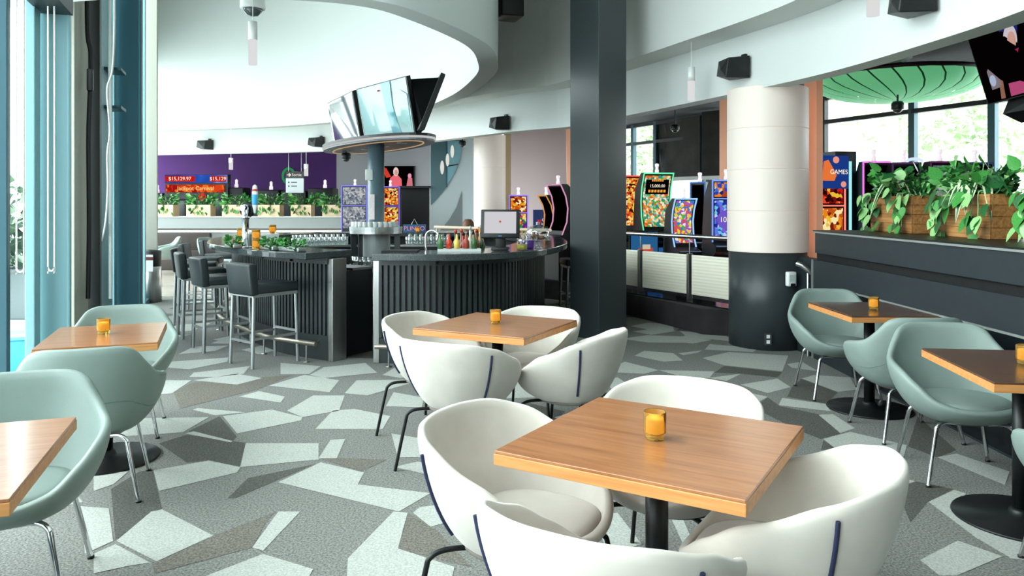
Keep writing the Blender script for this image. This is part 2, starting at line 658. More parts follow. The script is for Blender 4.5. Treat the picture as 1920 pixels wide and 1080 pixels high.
# patches outside what was traced: scattered by a fixed seed
extra_l, extra_d = [], []
def mb_poly(mb, pts, z):
    mb.add([(p[0], p[1], z) for p in pts], [tuple(range(len(pts)))])
pat_l, pat_d = MB(), MB()
traced = []
for pg in lightA + lightB + darkA + darkB + brownA:
    ws = [fl(a, b).xy for a, b in pg]
    traced += ws + [sum(ws, Vector((0, 0))) / len(ws)] + [(ws[k] + ws[k - 1]) / 2 for k in range(len(ws))]
cr = random.Random(21)
for gx in range(-14, 8):
    for gy in range(-5, 26):
        x, y = gx * 0.8 + cr.uniform(-.2, .2), gy * 0.8 + cr.uniform(-.2, .2)
        u, v = (CX + F * x / y, HY + F * HC / y) if y > 0.5 else (5000, 5000)
        if 150 < u < 1920 and 645 < v < 1110:
            if min((q_ - Vector((x, y))).length for q_ in traced) < 0.50:
                continue
        if (y > 12.4 and x < -3) or x < -1.3 - 0.351 * y or y > 16 or (x > 2.6 and y > 7.5):
            continue
        a0 = cr.uniform(0, PI)
        n = cr.choice((4, 4, 5))
        pts = []
        rx, ry = cr.uniform(.28, .52), cr.uniform(.16, .34)
        for k in range(n):
            a = 2 * PI * k / n + cr.uniform(-.3, .3)
            px, py = rx * math.cos(a), ry * math.sin(a)
            pts.append((x + px * math.cos(a0) - py * math.sin(a0), y + px * math.sin(a0) + py * math.cos(a0)))
        mb_poly(pat_l if cr.random() < .62 else pat_d, pts, 0.0012 if cr.random() < .5 else 0.0016)
pat_d.build('carpet_pattern', M_carpet_dark, floor)['kind'] = 'stuff'
pat_l.build('carpet_pattern', M_carpet_light, floor)['kind'] = 'stuff'
patches('carpet_patch', darkA + darkB, M_carpet_dark, 0.001)
patches('carpet_patch', brownA, M_carpet_brown, 0.0014)
patches('carpet_patch', lightA + lightB, M_carpet_light, 0.002)
tf = MB()
tf.prism([(-11.6, 23), (-6.1, 12.6), (-4.6, 12.6), (-4.5, 13.4), (-1, 14.4), (-0.5, 23)], 0.0, 0.006)
tf.build('tile_floor', M_tilefloor, floor)
cf = MB()
ca = [p for p in BAND if p.x > 0.1 and p.y > 8.75]
cf.prism([(p.x + 0.02, p.y) for p in ca] + [(2.75, 8.75), (3.32, 7.6), (3.32, -4.9), (7.5, -4.9), (7.15, 8.6), (6.7, 10.8), (5.4, 13.7), (2.7, 18.6), (0.2, 20)], 0.002, 0.30)
cas = cf.build('casino_floor', mat('dark_casino_carpet', '#2a2528', 0.9, noise=0.3, nscale=5), floor)

# curved bulkhead around the room and the wall above it
bm_ = MB()
bm_.ribbon(BAND, offset(BAND, -0.22), 2.75, 3.36)
band = struct('wall_bulkhead', bm_, M_white, label='long curved white bulkhead above the lounge', cat='wall')
IN = offset(BAND, 0.42)
um = MB()
um.ribbon(IN, offset(BAND, -0.22), 3.36, 3.44)
um.ribbon(IN, offset(BAND, 0.30), 3.44, 6.6)
struct('wall_upper', um, M_ceil, label='tall grey plaster wall set above the white bulkhead', cat='wall')
rm = MB()
rm.ribbon(RIM, offset(RIM, -0.24), 3.23, 6.6)
struct('wall_drum', rm, mat('drum_plaster', '#c3c8c6', 0.9), label='tall curved white drum wall hanging over the bar', cat='wall')
cm = MB()
cm.prism([(p.x + 0.4, p.y + 0.4) for p in BAND] + [(3.5, -6), (0.4, -6), (-5.95, 12.4), (-10.2, 20.2)], 6.6, 6.75)
struct('ceiling', cm, M_ceil, label='high pale ceiling over the lounge', cat='ceiling')
cc = MB()
cc.prism([(p.x + 0.1, p.y + 0.1) for p in BAND ] + [(7.8, -5), (7.35, 8.6), (6.9, 10.85), (5.6, 13.8), (2.85, 18.85), (1.4, 19.55), (-2.2, 22), (-5, 23.2), (-11.8, 23.4)], 3.45, 3.55)
struct('ceiling_casino', cc, mat('black_ceiling', '#15161a', 0.9), label='black ceiling over the gaming floor', cat='ceiling')
wb = MB()
wb.box2((-3, -5.2, 0), (9, -5.0, 6.6))
struct('wall_behind_unseen', wb, mat('brown_fill_cut', '#5a4a40', 0.7), label='unseen wall behind the seating, dark to cut fill light', cat='wall')  # out of view, kept dark to reduce fill light from behind

# ---- window wall on the left
def wl(y, p=0.0):            # point of the window wall at depth y, p metres into the room
    return Vector((-1.515 - 0.351 * y + 0.944 * p, y + 0.331 * p, 0))
WD = Vector((-0.331, 0.944, 0))
WRZ = math.atan2(0.944, -0.331) - PI / 2          # turns local Y along the wall, local X into the room
glaze = MB()
a, b = wl(-4.5), wl(12.1)
glaze.ribbon([a.xy, b.xy], [(a - Vector((.012, 0, 0))).xy, (b - Vector((.012, 0, 0))).xy], 0.05, 6.5)
win1 = glaze.build('window_1', M_glass)
tag(win1, 'tall glass wall along the left side of the lounge', 'window', None, 'structure')
def wbox(name, y0, p0, p1, w, z0, z1, m, parent=win1):
    mb = MB()
    c = wl(y0, (p0 + p1) / 2)
    mb.box((c.x, c.y, (z0 + z1) / 2), (abs(p1 - p0), w, z1 - z0), WRZ)
    return bev(mb.build(name, m, parent), 0.006)
for y in (-4.3, -0.95, 2.3, 5.56, 8.85):
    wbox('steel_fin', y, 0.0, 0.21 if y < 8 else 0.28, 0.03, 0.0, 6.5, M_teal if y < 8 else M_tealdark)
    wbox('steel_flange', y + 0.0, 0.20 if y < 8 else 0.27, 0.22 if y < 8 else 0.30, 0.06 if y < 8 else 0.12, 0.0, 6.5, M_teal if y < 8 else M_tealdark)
    wbox('window_mullion', y - 0.14, -0.02, 0.04, 0.16, 0.0, 6.5, M_teal)
for y in (-3.2, -2.1, 0.1, 1.2, 3.4, 4.72):
    wbox('window_mullion', y, -0.06, 0.05, 0.07, 0.0, 6.5, M_tealdark)
wbox('blind_box', 7.0, -0.03, 0.02, 0.62, 0.0, 6.5, mat('putty_grey', '#a3a398', 0.7))
wbox('window_mullion', 8.1, -0.03, 0.05, 0.75, 0.0, 6.5, M_teal)
wbox('window_mullion', 7.45, -0.03, 0.10, 0.10, 0.0, 6.5, M_black)
wbox('window_mullion', 9.2, 0.02, 0.06, 0.35, 0.0, 6.5, M_tealdark)
wbox('window_post', 12.15, -0.1, 0.12, 0.14, 0.0, 6.5, mat('putty_grey', '#a3a398', 0.7))
wbox('window_post', 11.2, -0.1, 0.06, 0.10, 0.0, 6.5, M_teal)
def wrail(z0, z1, m, pa=-0.05, pb=0.05, ya=-4.5, yb=12.1, name='window_rail'):
    mb = MB()
    A, B, C, D = wl(ya, pa), wl(yb, pa), wl(ya, pb), wl(yb, pb)
    mb.ribbon([A.xy, B.xy], [C.xy, D.xy], z0, z1)
    return mb.build(name, m, win1)
wrail(0.0, 0.08, M_tealdark)
wrail(3.05, 3.22, M_tealdark, yb=5.5)
wrail(6.4, 6.6, M_tealdark)
hd = wrail(2.92, 3.06, M_black, 0.03, 0.24, 2.35, 5.54, 'blind_roller')
# gusset plates on the far fin
for z in (2.55, 2.95):
    g = MB()
    c = wl(8.1, 0.12)
    g.box((c.x, c.y, z), (0.18, 0.35, 0.03), WRZ)
    g.build('gusset_plate', M_tealdark, win1)

# cables and chains by the windows
def cable(name, pts, r, m, label, cat='cable', grp=None):
    mb = MB()
    mb.tube(catmull([Vector(p) for p in pts], 5), r, 6)
    return tag(mb.build(name, m), label, cat, grp)
for (uu, yy, lab) in ((96, 5.35, 'white beaded blind chain looped against the nearest teal fin'), (38, 4.95, 'white beaded blind chain looped in front of the outdoor greenery')):
    w = 6 if uu > 50 else 7
    vb = 508 if uu > 50 else 510
    bot = [dp(uu - w * math.cos(PI * q_ / 8), vb - 8 + 8 * math.sin(PI * q_ / 8), yy) for q_ in range(9)]
    cable('blind_chain', [dp(uu - w, -40, yy), dp(uu - w, 200, yy), dp(uu - w, vb - 20, yy)] + bot + [dp(uu + w, vb - 20, yy), dp(uu + w, 200, yy), dp(uu + w, -40, yy)],
          0.006, mat('white_bead', '#e8ecea', 0.5), lab, 'blind chain')
cable('black_cable', [dp(163, -60, 7.0), dp(164, 60, 7.0), dp(170, 100, 7.05), dp(169, 160, 7.0), dp(166, 260, 7.0), dp(167, 420, 7.0), dp(165, 560, 7.0)], 0.022, M_black,
      'thick black cable running down between the teal fins')
jb = MB()
jb.rbox(dp(169, 150, 6.95), (0.05, 0.05, 0.20), 0.008, 0.3)
tag(jb.build('cable_clamp', M_black), 'black clamp box fixed on the thick black cable', 'clamp')
cable('white_pipe', [dp(206, -60, 7.9), dp(207, 560, 7.9)], 0.02, mat('white_pvc', '#e6e9e8', 0.4), 'straight white pipe beside the dark teal fin', 'pipe')
cable('white_cable', [dp(214, -50, 7.8), dp(215, 40, 7.8), dp(211, 130, 7.8), dp(201, 165, 7.8), dp(204, 215, 7.8), dp(206, 250, 7.8), dp(201, 290, 7.8), dp(202, 350, 7.8), dp(198, 415, 7.8), dp(190, 452, 7.8)],
      0.011, mat('white_pvc', '#e6e9e8', 0.4), 'loose white cable dangling around the white pipe')

# ---- outdoors, left: terrace, greenery, blue planter
tg = MB()
tg.prism([wl(-6).xy, wl(14).xy, Vector((-40, 60)), Vector((-60, -6))], -0.06, -0.01)
struct('ground_terrace', tg, mat('terrace_paving', '#cfd2cf', 0.8, noise=0.1, nscale=1.2), label='pale paved terrace outside the windows', cat='ground')

# ---- right side: half wall with a planter ledge
hw = MB()
hw.box2((3.0, -4.9, 0), (3.3, 7.6, 0.98))
hwall = struct('wall_right', hw, M_blackwall, label='charcoal half wall behind the sage chairs', cat='wall')
MB().box2((3.03, -4.9, 0.98), (3.3, 7.58, 1.05)).build('dark_groove', mat('black_rough_felt', '#090a0b', 0.95, bump=0.5, bscale=60), hwall)
MB().box2((3.0, -4.9, 1.05), (3.75, 7.55, 1.262)).build('upper_panel', M_blackwall, hwall)
MB().box2((2.985, -4.9, 1.262), (3.75, 7.57, 1.275)).build('ledge_top', mat('black_ledge', '#0c0d0e', 0.4), hwall)
MB().box2((2.984, -4.9, 1.247), (3.0, 7.57, 1.262)).build('ledge_trim', mat('worn_silver_edge', '#8f938f', 0.5, 0.4), hwall)
MB().box2((2.988, -4.9, 0.742), (3.0, 6.75, 0.756)).build('chair_rail', mat('worn_silver_edge', '#8f938f', 0.5, 0.4), hwall)
MB().box2((2.994, -4.9, 0.02), (3.0, 6.72, 0.742)).build('gloss_panel', mat('gloss_black_panel', '#101418', 0.2, noise=0.2, nscale=5), hwall)
MB().slab([(2.94, 8.55, 0), (3.02, 7.6, 0), (3.02, 7.6, 0.98), (2.94, 8.55, 0.98)], 0.1).build('return_panel', M_blackwall, hwall)
MB().box2((2.985, 7.59, 0.0), (3.3, 7.605, 0.98)).build('end_trim', mat('worn_silver_edge', '#8f938f', 0.5, 0.4), hwall)

# ---- square black column in the middle
cx_, cy_ = 1.0, 8.85
s = 0.46
ang = math.radians(45 - 5)
colm = MB()
colm.box((cx_, cy_, 3.3), (s, s, 6.6), ang)
colo = bev(struct('column_black', colm, M_column, label='square charcoal steel column rising to the ceiling', cat='column'), 0.006)
# round teal post of the bar
PX, PY = -1.64, 9.2
pm = MB()
pm.lathe([(0.1, 0), (0.1, 2.25)], 28, (PX, PY, 0))
struct('column_bar_post', pm, mat('slate_post', '#4c6068', 0.4), label='round slate blue post through the bar shelves carrying the screens', cat='column')

# ---- backlit round columns
def drumcol(u, w, y, z0, z1, name, label, base=None):
    x = (u - CX) / F * y
    r = w / 2 * y / F
    t = thing(name, label, 'column', (x, y, 0))
    t['kind'] = 'structure'
    mb = MB()
    n = 40
    seams = [z0 + (z1 - z0) * k / 4 for k in range(5)]
    for k in range(4):
        mb2 = MB()
        a_, b_ = seams[k], seams[k + 1]
        mb2.lathe([(r - .006, a_), (r - .001, a_ + .003), (r, a_ + .006), (r, a_ + .012), (r, (a_ + b_) / 2), (r, b_ - .012), (r, b_ - .006), (r - .001, b_ - .003), (r - .006, b_)], n)
        mb2.build('panel', M_pearl, t)
    if base:
        MB().lathe([(base, 0), (base, z0)], n).build('column_base', M_column, t)
    return t
dc = drumcol(1439, 146, 8.35, 1.02, 2.78, 'column_backlit', 'big backlit white drum column above a black round base', 0.41)
outm = MB()
dc2 = drumcol(918, 60, 15.2, 0.3, 2.9, 'column_backlit', 'slimmer backlit white drum column behind the bar monitor')
# peach strips beside the columns
def pstrip(pts, label, m=M_peach, nm='trim_1', t=0.08):
    mb = MB()
    mb.slab(pts, t)
    return struct(nm, mb, m, label=label, cat='trim')
pstrip([dp(1508, 475, 8.5), dp(1531, 492, 8.3), dp(1531, 120, 8.3), dp(1508, 120, 8.5)], 'narrow peach lit return beside the big backlit column', nm='trim_1')
pstrip([dp(1349, 452, 12.6), dp(1376, 452, 12.4), dp(1376, 182, 12.4), dp(1349, 182, 12.6)], 'peach panelled wall strip left of the big backlit column', nm='trim_2')
for vv in (215, 258, 300):
    pass
pstrip([dp(944, 470, 15.3), dp(958, 470, 15.3), dp(958, 210, 15.3), dp(944, 210, 15.3)], 'cream strip beside the slim backlit column', mat('cream_panel', '#d8c09c', 0.6), nm='trim_3')

# ---- far walls
def wallq(name, a, b, z0, z1, m, label, t=0.12):
    mb = MB()
    mb.slab([(a[0], a[1], z0), (b[0], b[1], z0), (b[0], b[1], z1), (a[0], a[1], z1)], t)
    return struct(name, mb, m, label=label, cat='wall')
wallq('wall_purple', (-11.7, 22.9), (-5.2, 22.6), 0, 3.45, M_purple, 'deep purple wall behind the slot machines')
wallq('wall_mauve', (-5.2, 22.6), (-2.3, 21.6), 0, 3.45, M_greywall, 'pale mauve grey wall behind the bar post')
fw0, fw1 = Vector((-5.98, 12.3, 0)), Vector((-11.6, 23.0, 0))
gm3 = MB()
gm3.ribbon([fw0.xy, fw1.xy], [(fw0 - Vector((.012, 0, 0))).xy, (fw1 - Vector((.012, 0, 0))).xy], 0.1, 4.7)  # unseen glazing, height set to brighten the lower drum
win3_unseen = gm3.build('window_far_left_unseen', M_glass)
tag(win3_unseen, 'unseen far glass wall at the left, its height set to light the drum', 'window', None, 'structure')
for k3 in range(7):
    c3 = fw0.lerp(fw1, (k3 + .3) / 6.6)
    MB().box((c3.x, c3.y, 2.4), (.08, .08, 4.6), .48).build('window_mullion', M_tealdark, win3_unseen)  # mullions of the unseen far glass
wallq('wall_far_left_unseen', (-5.98, 12.3), (-11.6, 23.0), 4.7, 6.6, M_white, 'unseen white wall strip above the far glass, added to dim the upper drum')  # unseen solid strip, shaped so the drum greys towards its top
# feature panel with a white swoosh
FY = 19.6
def fp(u, v, d=0.0):
    return dp(u, v, FY - d)
fpm = MB()
fpm.slab([fp(806, 480), fp(892, 480), fp(892, 240), fp(806, 240)], 0.1)
feat = struct('wall_feature', fpm, mat('pale_blue_panel', '#c3cfd2', 0.5), label='feature wall with a white swoosh over slate blue', cat='wall')
def flat(name, pts, m, parent, t=0.01):
    mb = MB()
    q = [Vector(p) for p in pts]
    n = len(q)
    nn = (q[1] - q[0]).cross(q[2] - q[0])
    for i in range(1, n - 1):
        c = (q[i] - q[0]).cross(q[i + 1] - q[0])
        if c.length > nn.length:
            nn = c
    nn.normalize()
    bk = [p - nn * t for p in q]
    fs = [tuple(range(n)), tuple(range(2 * n - 1, n - 1, -1))] + [(i, i + n, (i + 1) % n + n, (i + 1) % n) for i in range(n)]
    mb.add(q + bk, fs)
    return mb.build(name, m, parent)
flat('slate_field', [fp(808, 385, .03), fp(822, 370, .03), fp(838, 350, .03), fp(852, 325, .03), fp(862, 300, .03), fp(868, 262, .03), fp(808, 262, .03)], mat('slate_blue_glass', '#4d6f78', 0.3), feat)
flat('blue_pane', [fp(837, 350, .05), fp(852, 325, .05), fp(862, 300, .05), fp(868, 264, .05), fp(837, 264, .05)], mat('light_blue_glass', '#7fb0be', 0.2), feat)
flat('pane_bar', [fp(836, 352, .06), fp(839, 350, .06), fp(839, 264, .06), fp(836, 264, .06)], M_tealdark, feat)
flat('pane_bar', [fp(838, 311, .065), fp(859, 307, .065), fp(860, 309, .065), fp(838, 313, .065)], M_black, feat)
flat('grey_field', [fp(825, 432, .03), fp(866, 432, .03), fp(866, 357, .03), fp(856, 388, .03), fp(842, 412, .03)], mat('mid_grey_panel', '#7d8587', 0.6), feat)
for (uu, vv, rr) in ((829, 314, 13), (839, 300, 12), (848, 284, 12)):
    mb = MB()
    c = fp(uu, vv, .08)
    pts = [c + Vector((math.cos(k * PI / 8) * rr * .28, 0, math.sin(k * PI / 8) * rr)) * FY / F for k in range(16)]
    mb.add(pts, [tuple(range(16))])
    mb.build('oval_lamp', glow('oval_glow', '#f4f4ea', 0.9), feat)
wallq('wall_pink', ((955 - CX) / F * 17.5, 17.5), ((1064 - CX) / F * 16.6, 16.6), 0.3, 3.45, M_pinkwall, 'pale pink curved wall behind the monitor')

# ---- gaming-floor window wall
CW = V2((1.35, 19.4), (2.75, 18.7), (5.45, 13.7), (6.75, 10.8), (7.2, 8.6))
gw = MB()
gw.ribbon(CW, offset(CW, -0.012), 1.3, 3.45)
win2 = gw.build('window_2', M_glass)
tag(win2, 'long window wall beyond the slot machines', 'window', None, 'structure')
sill = MB()
sill.ribbon(CW, offset(CW, -0.15), 0.3, 1.3)
sill.build('window_sill_wall', M_blackwall, win2)
wallq('wall_casino_unseen', (7.2, 8.6), (7.6, -4.9), 0, 3.5, mat('dark_casino_light_cut', '#3a3436', 0.8), 'unseen dark side wall of the gaming floor, added to cut light')  # unseen, put in solid instead of glazed to block light from the right
def cwpt(t):
    i = min(int(t), len(CW) - 2)
    return CW[i].lerp(CW[i + 1], t - i)
for uu in (1188, 1230, 1318, 1330, 1346, 1545, 1712, 1862):
    r = (uu - CX) / F
    for i in range(len(CW) - 1):
        p, q = CW[i], CW[i + 1]
        den = (q.x - p.x) - r * (q.y - p.y)
        if abs(den) < 1e-6:
            continue
        t = (r * p.y - p.x) / den
        if 0 <= t <= 1:
            c = p.lerp(q, t)
            mb = MB()
            mb.box((c.x, c.y, 2.38), (0.10, 0.10, 2.15), 0.5)
            mb.build('window_mullion', M_tealdark if uu != 1545 else M_black, win2)
            break
for z in (2.98, 1.32, 3.4):
    mb = MB()
    mb.ribbon(offset(CW, 0.05), offset(CW, -0.05), z - .035, z + .035)
    mb.build('window_rail', M_black, win2)
# dark roller shade in front of the far window
mb = MB()
mb.slab([dp(1234, 332, 17.6), dp(1312, 332, 16.2), dp(1312, 217, 16.2), dp(1234, 230, 17.6)], 0.02)
tag(mb.build('roller_shade', mat('dark_shade_fabric', '#33322f', 0.9, noise=0.3, nscale=3)), 'dark roller shade drawn over the far casino window', 'shade')
mb = MB()
mb.slab([dp(1316, 332, 15.6), dp(1352, 330, 15.2), dp(1352, 206, 15.2), dp(1316, 210, 15.6)], 0.02)
tag(mb.build('roller_shade', mat('dark_shade_fabric', '#33322f', 0.9, noise=0.3, nscale=3)), 'narrow dark shade next to the peach wall strip', 'shade')
mb = MB()
mb.slab([dp(1232, 340, 15.0), dp(1352, 336, 13.2), dp(1352, 329, 13.2), dp(1232, 333, 15.0)], 0.05)
tag(mb.build('white_rail', M_white), 'thin white horizontal rail above the slot machines', 'rail')

# ------------------------------------------------------------------ the bar
BARP = catmull(V2((-1.95, 7.2), (-2.55, 7.62), (-3.15, 8.35), (-3.6, 9.05), (-3.9, 9.8), (-4.1, 10.6), (-4.1, 11.5), (-3.7, 12.4), (-2.8, 12.9), (-1.5, 13.0),
                  (-0.5, 12.85), (0.2, 12.2), (0.62, 11.1), (0.70, 9.9), (0.63, 8.9), (0.36, 7.85), (-0.05, 7.3), (-0.61, 7.02), (-1.3, 7.05)), 8)
bar = thing('bar_counter', 'oval black granite bar with dark vertically slatted front', 'bar counter', (0, 0, 0))
bev(MB().ribbon(BARP, offset(BARP, 0.62), 1.005, 1.07).build('countertop', M_granite, bar), 0.008)
P30 = offset(BARP, 0.31)
MB().ribbon(P30, offset(BARP, 0.37), 0.0, 1.005).build('front_panel', mat('black_backing', '#0a0c0d', 0.5), bar)
MB().ribbon(offset(BARP, 0.295), P30, 0.0, 0.24).build('kick_panel', mat('dark_steel_kick', '#3f4546', 0.35, 0.6), bar)
MB().ribbon(offset(BARP, 0.27), P30, 0.945, 1.005).build('top_rail', mat('dark_slat', '#2b3133', 0.38), bar)
MB().ribbon(offset(BARP, 0.37), offset(BARP, 0.9), 0.0, 0.86).build('inner_cabinet', mat('black_cabinet', '#121517', 0.5), bar)
MB().ribbon(offset(BARP, 0.62), offset(BARP, 0.92), 0.86, 0.885).build('worktop', M_steel, bar)
sm = MB()
sm.box((0, 0, 0.595), (0.034, 0.024, 0.70))
sl_mesh = sm.mesh('slat')
sl_mesh.materials.append(mat('dark_slat', '#2b3133', 0.38))
RS = resample(P30, 0.058)
ns = len(RS)
for i, (p, d) in enumerate(RS):
    if 5.4 < i * 0.058 < (ns * 0.058 - 4.2):
        continue
    place('slat', sl_mesh, bar, (p.x - d.y * 0.012, p.y + d.x * 0.012, 0), math.atan2(d.y, d.x))
# end posts of brushed steel and end faces
d0 = (P30[1] - P30[0]).normalized()
d1 = (P30[-1] - P30[-2]).normalized()
def endpost(p, d, sgn):
    mb = MB()
    c = p - d * 0.03 * sgn
    n = Vector((d.y, -d.x))
    mb.box((c.x + n.x * 0.07, c.y + n.y * 0.07, 0.5), (0.06, 0.19, 1.0), math.atan2(d.y, d.x))
    bev(mb.build('end_post', M_steel, bar), 0.006)
endpost(P30[0], d0, 1)
endpost(P30[-1], d1, -1)
# foot rail with brackets
FR = offset(BARP, 0.13)
nfr = len(FR)
MB().tube([(p.x, p.y, 0.19) for p in FR[:46]], 0.024, 10).build('foot_rail', mat('worn_brass_steel', '#a99f92', 0.3, 0.9), bar)
MB().tube([(p.x, p.y, 0.19) for p in FR[nfr - 40:]], 0.024, 10).build('foot_rail', mat('worn_brass_steel', '#a99f92', 0.3, 0.9), bar)
for i in (2, 9, 17, 26, nfr - 3, nfr - 10, nfr - 18, nfr - 27):
    p = FR[i]
    q = P30[i]
    mb = MB()
    mb.tube([(p.x, p.y, 0.19), (p.x, p.y, 0.003)], 0.009, 6)
    mb.tube([(p.x, p.y, 0.19), ((p.x + q.x) / 2, (p.y + q.y) / 2, 0.15), (q.x, q.y, 0.19)], 0.009, 6)
    mb.lathe([(0.03, 0.0), (0.03, 0.006)], 12, (p.x, p.y, 0.003))
    mb.build('rail_bracket', M_steel, bar)
# coat hooks under the counter
for i in (6, 12, nfr - 8, nfr - 16):
    p = offset(BARP, 0.26)[i]
    mb = MB()
    mb.lathe([(0.012, 0), (0.012, 0.02), (0.02, 0.03)], 10, (p.x, p.y, 0.955))
    mb.build('coat_hook', M_blackmetal, bar)
# tiles inside the bar
fb = MB()
inn = offset(BARP, 0.5)
fb.add([(p.x, p.y, 0.004) for p in inn], [tuple(range(len(inn)))][::1])
me = fb.mesh('bar_tiles')
for pl in me.polygons:
    if pl.normal.z < 0:
        pl.flip()
me.materials.append(M_barfloor)
place('bar_floor', me, floor)

# ------------------------------------------------------------------ bar stools
def make_stool(label):
    t = thing('bar_stool', label, 'bar stool', group='bar stools along the left of the bar')
    mb = MB()
    mb.rbox((0, -0.02, 0.735), (0.42, 0.46, 0.09), 0.022)
    mb.build('seat', M_leather, t)
    q = MB()
    q.rbox((0, 0, 0), (0.42, 0.085, 0.30), 0.02)
    o = q.build('backrest', M_leather, t, (0, 0.235, 0.825))
    o.rotation_euler = (math.radians(-7), 0, 0)
    mb = MB()
    for a in ((-.18, -.22, .36, 0.028, 0), (-.18, .22, .36, 0.028, 0)):
        pass
    mb.box((0, -0.225, 0.675), (0.40, 0.03, 0.03))
    mb.box((0, 0.225, 0.675), (0.40, 0.03, 0.03))
    mb.box((-0.185, 0, 0.675), (0.03, 0.48, 0.03))
    mb.box((0.185, 0, 0.675), (0.03, 0.48, 0.03))
    mb.build('seat_frame', M_satin, t)
    for sx in (-1, 1):
        for sy in (-1, 1):
            mb = MB()
            mb.tube([(0.185 * sx, 0.225 * sy, 0.67), (0.195 * sx, 0.245 * sy, 0.0)], 0.019, 4)
            mb.build('leg', M_satin, t)
    for z, (x, y, w, d) in ((0.30, (0, -0.235, 0.37, 0.018)), (0.24, (0, 0.237, 0.37, 0.018)), (0.27, (-0.19, 0, 0.018, 0.46)), (0.27, (0.19, 0, 0.018, 0.46))):
        mb = MB()
        mb.box((x, y, z), (w, d, 0.022))
        mb.build('stretcher', M_satin, t)
    return t
stools = [(-2.40, 7.39, 140, 'black leather bar stool nearest the camera at the slatted bar'),
          (-3.09, 8.13, 128, 'second black bar stool counting away from the camera'),
          (-3.62, 8.93, 121, 'third black bar stool counting away from the camera'),
          (-4.08, 9.86, 108, 'fourth black bar stool counting away from the camera'),
          (-4.40, 10.85, 100, 'fifth black bar stool counting away from the camera'),
          (-4.52, 11.9, 90, 'farthest black bar stool beside the sage armchair at the back')]
st0 = None
for x, y, a, lab in stools:
    if st0 is None:
        st0 = make_stool(lab)
        st0.location = (x, y, 0)
        st0.rotation_euler = (0, 0, math.radians(a))
    else:
        dup(st0, (x, y, 0), math.radians(a), lab)
# dark stool beyond the right end of the bar
dup(st0, (0.95, 10.6, 0), math.radians(-80), 'black bar stool in the shade behind the square column', 'bar stools at the far right of the bar')

# ------------------------------------------------------------------ tub chairs
def interp(tab, x):
    for i in range(len(tab) - 1):
        a, b = tab[i], tab[i + 1]
        if x <= b[0]:
            t = (x - a[0]) / (b[0] - a[0])
            t = t * t * (3 - 2 * t) * 0.5 + t * 0.5
            return a[1] + (b[1] - a[1]) * t
    return tab[-1][1]

def shell_pt(th, t, rim, a, b, zb, r0, lean, p):
    """th in degrees from the back, t 0 at the bottom, 1 at the rim"""
    an = math.radians(th)
    sx, cy = math.sin(an), math.cos(an)
    e = 2.0 / p
    x = a * math.copysign(abs(sx) ** e, sx)
    y = b * math.copysign(abs(cy) ** e, cy)
    k = math.sin(PI / 2 * t)
    r = r0 + (1 - r0) * k
    zr = interp(rim, abs(th))
    z = zb + (zr - zb) * (1 - math.cos(PI / 2 * t)) ** 0.82
    f = 1.0 + lean * (z - 0.45)
    return Vector((x * r * f, y * r * f, z))

def make_shell(name, rim, a, b, zb, r0, lean, p, m, parent, thick):
    n, k = 44, 9
    vs, fs = [], []
    for i in range(k):
        t = i / (k - 1)
        for j in range(n):
            th = -180 + 360.0 * j / n
            vs.append(shell_pt(th, t, rim, a, b, zb, r0, lean, p))
    for i in range(k - 1):
        for j in range(n):
            l = (j + 1) % n
            fs.append((i * n + j, i * n + l, (i + 1) * n + l, (i + 1) * n + j))
    c = len(vs)
    vs.append(Vector((0, 0, zb)))
    for j in range(n):
        fs.append((c, (j + 1) % n, j))
    mb = MB().add(vs, fs, True)
    o = mb.build(name, m, parent)
    so = o.modifiers.new('thickness', 'SOLIDIFY')
    so.thickness = thick
    so.offset = 0
    ss = o.modifiers.new('smooth', 'SUBSURF')
    ss.levels = 1
    ss.render_levels = 1
    return o

def cushion(name, a, b, z0, z1, m, parent, cy=0.0, p=2.6):
    n = 40
    vs, fs = [], []
    prof = [(0.90, z0), (0.98, z0 + (z1 - z0) * .3), (1.0, z0 + (z1 - z0) * .55), (0.955, z0 + (z1 - z0) * .84), (0.80, z1 - 0.004), (0.45, z1 + 0.006)]
    for r, z in prof:
        for j in range(n):
            an = 2 * PI * j / n
            s_, c_ = math.sin(an), math.cos(an)
            vs.append((a * r * math.copysign(abs(s_) ** (2 / p), s_), cy + b * r * math.copysign(abs(c_) ** (2 / p), c_), z))
    for i in range(len(prof) - 1):
        for j in range(n):
            l = (j + 1) % n
            fs.append((i * n + j, i * n + l, (i + 1) * n + l, (i + 1) * n + j))
    fs.append(tuple(range(n - 1, -1, -1)))
    m0 = (len(prof) - 1) * n
    c = len(vs)
    vs.append((0, cy, z1 + 0.01))
    for j in range(n):
        fs.append((m0 + j, m0 + (j + 1) % n, c))
    return MB().add(vs, fs, True).build(name, m, parent)

